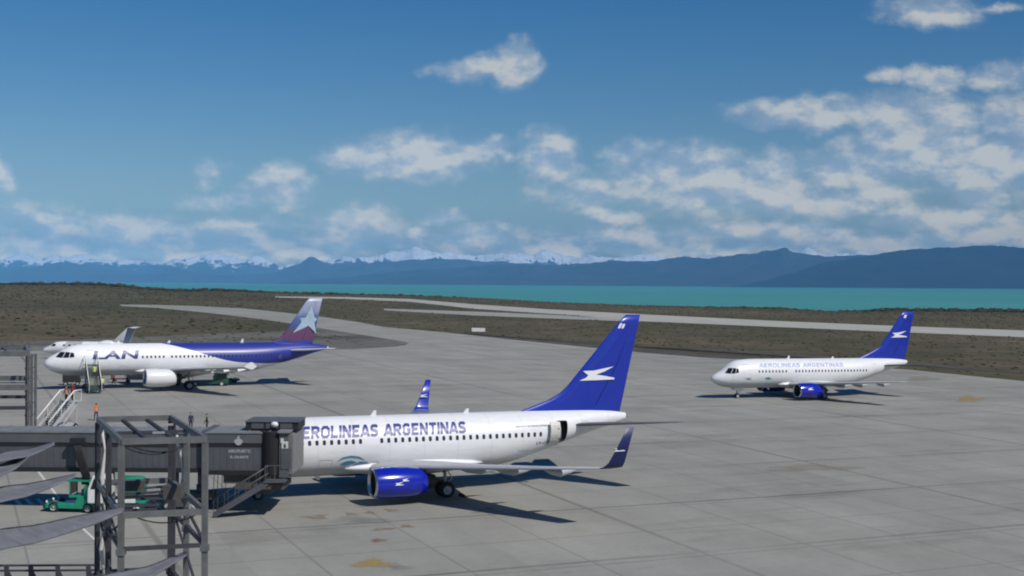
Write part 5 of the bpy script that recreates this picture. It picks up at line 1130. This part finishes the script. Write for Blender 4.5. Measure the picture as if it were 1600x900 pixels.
#APPEND3
# ------------------------------------------------------------------ people
def skin_mesh(verts, edges, radii, sub=1, root=0):
    me = bpy.data.meshes.new('body'); me.from_pydata(verts, edges, []); o = bpy.data.objects.new('body', me); C.objects.link(o)
    sk = o.modifiers.new('skin', 'SKIN'); sk.use_smooth_shade = True; ss = o.modifiers.new('sub', 'SUBSURF'); ss.levels = sub; ss.render_levels = sub
    for i, r_ in enumerate(radii):
        d = me.skin_vertices[0].data[i]; d.radius = r_ if isinstance(r_, tuple) else (r_, r_); d.use_root = (i == root)
    bpy.context.view_layer.update()
    out = bpy.data.meshes.new_from_object(o.evaluated_get(bpy.context.evaluated_depsgraph_get())); bpy.data.objects.remove(o); return out
skinm = mat('skin', (.42, .26, .19), .55, var=.05); hairm = mat('dark_hair', (.02, .015, .012), .7, var=.1)
def person(label, top, legs, vest=None, pose=0, cap=None, step=.18, arm=.15):
    """standing or walking figure 1.75 m tall facing -y"""
    r = thing('person', label, 'person', 'ground crew on the apron')
    V = [(0, 0, .95), (0, .0, 1.12), (0, 0, 1.32), (0, .01, 1.46), (0, .0, 1.54), (0, -.01, 1.62)]
    Rr = [(.15, .11), (.14, .10), (.17, .11), (.10, .08), (.055, .055), (.06, .06)]
    E_ = [(0, 1), (1, 2), (2, 3), (3, 4), (4, 5)]
    def chain(start, pts, rads):
        k = start
        for p, q in zip(pts, rads): V.append(p); Rr.append(q); E_.append((k, len(V) - 1)); k = len(V) - 1
        return k
    for sg in (-1, 1):
        st = step * sg
        chain(0, [(sg * .10, 0, .88), (sg * .105, -st * .5, .50), (sg * .105, -st * .5 + (.12 if sg < 0 else .0) * (step > .1), .10), (sg * .11, -st * .5 - .14 + (.10 if sg < 0 else 0) * (step > .1), .045)], [(.095, .095), (.062, .066), (.045, .045), (.045, .035)])
        up = pose if sg > 0 else 0
        if up: hnd = chain(3, [(sg * .17, 0, 1.42), (sg * .30, -.12, 1.24), (sg * .34, -.34, 1.32)], [(.06, .06), (.045, .045), (.032, .032)])
        else: hnd = chain(3, [(sg * .17, 0, 1.42), (sg * .23, sg * arm * .4, 1.14), (sg * .25, sg * arm * 1.2 - .03, .90)], [(.06, .06), (.045, .045), (.032, .032)])
    me = skin_mesh(V, E_, Rr, 1)
    bm = bmesh.new(); bm.from_mesh(me)
    # head with brow, nose, chin and ears joined to the neck; hands with five fingers
    def blob3(c, rad, rot=None, seg=12):
        r_ = bmesh.ops.create_uvsphere(bm, u_segments=seg, v_segments=seg // 2 + 2, radius=1); 
        for v in r_['verts']:
            q = Vector((v.co.x * rad[0], v.co.y * rad[1], v.co.z * rad[2])); v.co = (rot @ q if rot else q) + Vector(c)
    blob3((0, -.005, 1.66), (.073, .092, .108)); blob3((0, -.03, 1.615), (.05, .055, .05)); blob3((0, -.098, 1.65), (.013, .018, .022), seg=8)
    for sg in (-1, 1):
        blob3((sg * .074, .0, 1.655), (.012, .02, .03), seg=8)
        e_ = Vector((sg * .34, -.34, 1.32)) if (pose and sg > 0) else Vector((sg * .25, sg * arm * 1.2 - .03, .90)); dn = Vector((0, -.8, .2)).normalized() if (pose and sg > 0) else Vector((0, -.1, -1)).normalized()
        blob3(e_ + dn * .055, (.02, .042, .05), seg=8); side_ = Vector((0, 1, 0)) if dn.z < -.5 else Vector((0, 0, 1))
        for k in range(4):
            L_ = (.062, .075, .07, .055)[k]; b0 = e_ + dn * .085 + side_ * (.028 - .019 * k); b1 = b0 + dn * L_ * .55; b2 = b1 + dn * L_ * .4 + Vector((-sg * .018, 0, 0)); mbx = MB(); mbx.tube([b0, b1, b2], [.0095, .009, .007], 6)
            vv = [bm.verts.new(v) for v in mbx.v]
            for f in mbx.f:
                try: bm.faces.new([vv[i] for i in f])
                except Exception: pass
        b0 = e_ + dn * .03 + side_ * .03; mbx = MB(); mbx.tube([b0, b0 + side_ * .02 + dn * .03, b0 + side_ * .022 + dn * .06], [.012, .010, .008], 6); vv = [bm.verts.new(v) for v in mbx.v]
        for f in mbx.f:
            try: bm.faces.new([vv[i] for i in f])
            except Exception: pass
    me.materials.clear()
    for m_ in (skinm, top, legs, tyre): me.materials.append(m_)
    for f in bm.faces:
        c = f.calc_center_median(); f.smooth = True; arm_ = abs(c.x) > .19
        lower = (pose and c.x > .2 and c.y < -.30) or (not (pose and c.x > 0) and arm_ and c.z < .93)
        f.material_index = 0 if (c.z > 1.52 or lower) else (2 if (c.z < .93 and not arm_) else 1)
        if c.z < .085: f.material_index = 3
    bm.to_mesh(me); bm.free()
    b_ = bpy.data.objects.new('body', me); C.objects.link(b_); b_.parent = r
    g = MB()
    for sg in (-1, 1): g.box((sg * .028, -.09, 1.672), (.02, .012, .010))
    g.build('eye', hairm, r)
    g = MB(); rings = [[(rx * math.cos(t), .004 + ry * math.sin(t) + (.0 if z > 1.72 else .012), z) for t in [2*math.pi*k/16 for k in range(16)]] for rx, ry, z in ((.078, .085, 1.69), (.082, .096, 1.72), (.07, .082, 1.755), (.04, .05, 1.778), (.005, .005, 1.783))]
    g.loft(rings, 0, True, True)
    if cap: g.box((0, -.12, 1.705), (.11, .09, .012))
    g.build('cap' if cap else 'hair', cap or hairm, r)
    if vest:
        g = MB(); rings = [[(rx * math.cos(t), ry * math.sin(t), z) for t in [2*math.pi*k/20 for k in range(20)]] for rx, ry, z in ((.175, .135, .90), (.165, .125, 1.10), (.19, .135, 1.30), (.165, .12, 1.42), (.11, .09, 1.47))]
        g.loft(rings, 0, False, True); ve = g.build('vest', vest, r); so_ = ve.modifiers.new('s', 'SOLIDIFY'); so_.thickness = .012
        g = MB()
        for z, rx, ry in ((1.02, .172, .133), (1.20, .182, .134)): g.loft([[((rx + .012) * math.cos(t), (ry + .012) * math.sin(t), z + d) for t in [2*math.pi*k/20 for k in range(20)]] for d in (-.022, .022)], 0, False, True)
        g.build('reflective_band', wpaint, ve)
    return r
blk = mat('dark_clothes', (.025, .025, .03), .8, var=.1); nav = mat('navy_clothes', (.025, .03, .07), .8, var=.1); ora = mat('hi_vis_orange', (.65, .13, .03), .6, var=.05); brn = mat('brown_red_clothes', (.22, .05, .035), .8, var=.1); grnc = mat('green_clothes', (.05, .12, .06), .8, var=.1)
def stand(o, px, py, yaw, Y=None):
    if Y is None: p = at(px, py); place(o, p.x, p.y, yaw, .05)
    else: p = W(px, py, Y); place(o, p.x, Y, yaw, .05)
stand(person('person in orange vest and dark trousers walking on open apron behind the jet bridge', ora, blk, ora, 0, blk), 150, 658, R(40))
stand(person('person in dark red jacket left of the white-railed stairs, legs hidden by the bridge', brn, blk, None, 0, None, .05), 73, 673, R(-30))
stand(person('person in lime vest beside the foot of the black boarding stairs', lime, nav, lime, 1, None), 160, 611, R(60))
stand(person('person in dark clothes above the right back corner of the near steel tower', nav, blk, None, 0, None, .1), 298, 674, R(20))
stand(person('person in green jacket above the jet bridge roof, right of the steel tower', grnc, blk, None, 0, hairm, .1), 323, 676, R(-70))
stand(person('person in red jacket under the belly of the star-finned airliner', brn, blk, None, 0, None), 178, 602, R(80))
stand(person('person in dark clothes by the baggage cart under the star-finned airliner', nav, blk, None, 1, None), 199, 603, R(-60))
for lab, dx2, lift, top_, px_v in (('person in brownish red jacket at the head of the white-railed stairs', .3, 2.82, brn, None), ('person in orange vest second from the top on the white-railed stairs', 1.25, 2.56, blk, ora)):
    o = person(lab, top_, blk, px_v, 0, None, .05); lm_ = st2.matrix_world @ Vector((dx2, .15, lift)); o.matrix_world = Matrix.Translation(lm_) @ Matrix.Rotation(R(150), 4, 'Z')
o = person('person in lime jacket climbing the black boarding stairs', lime, nav, None, 1, None, .12); lm_ = st1.matrix_world @ Vector((2.6, .1, 1.75)); o.matrix_world = Matrix.Translation(lm_) @ Matrix.Rotation(R(200), 4, 'Z')

ck = thing('wheel_chock', 'dark wheel chock on the apron behind the near wheels of the docked airliner', 'chock')
g = MB(); g.prism([(-.16, 0), (.16, 0), (.04, .2), (-.04, .2)], 'y', -.4, .4); g.build('wedge', blackm, ck); g = MB(); g.tube([(0, -.4, .1), (0, -.75, .02)], .015, 6); g.build('rope', org if False else ora, ck)
p_ = at(722, 777); place(ck, p_.x, p_.y, .4166, .055)
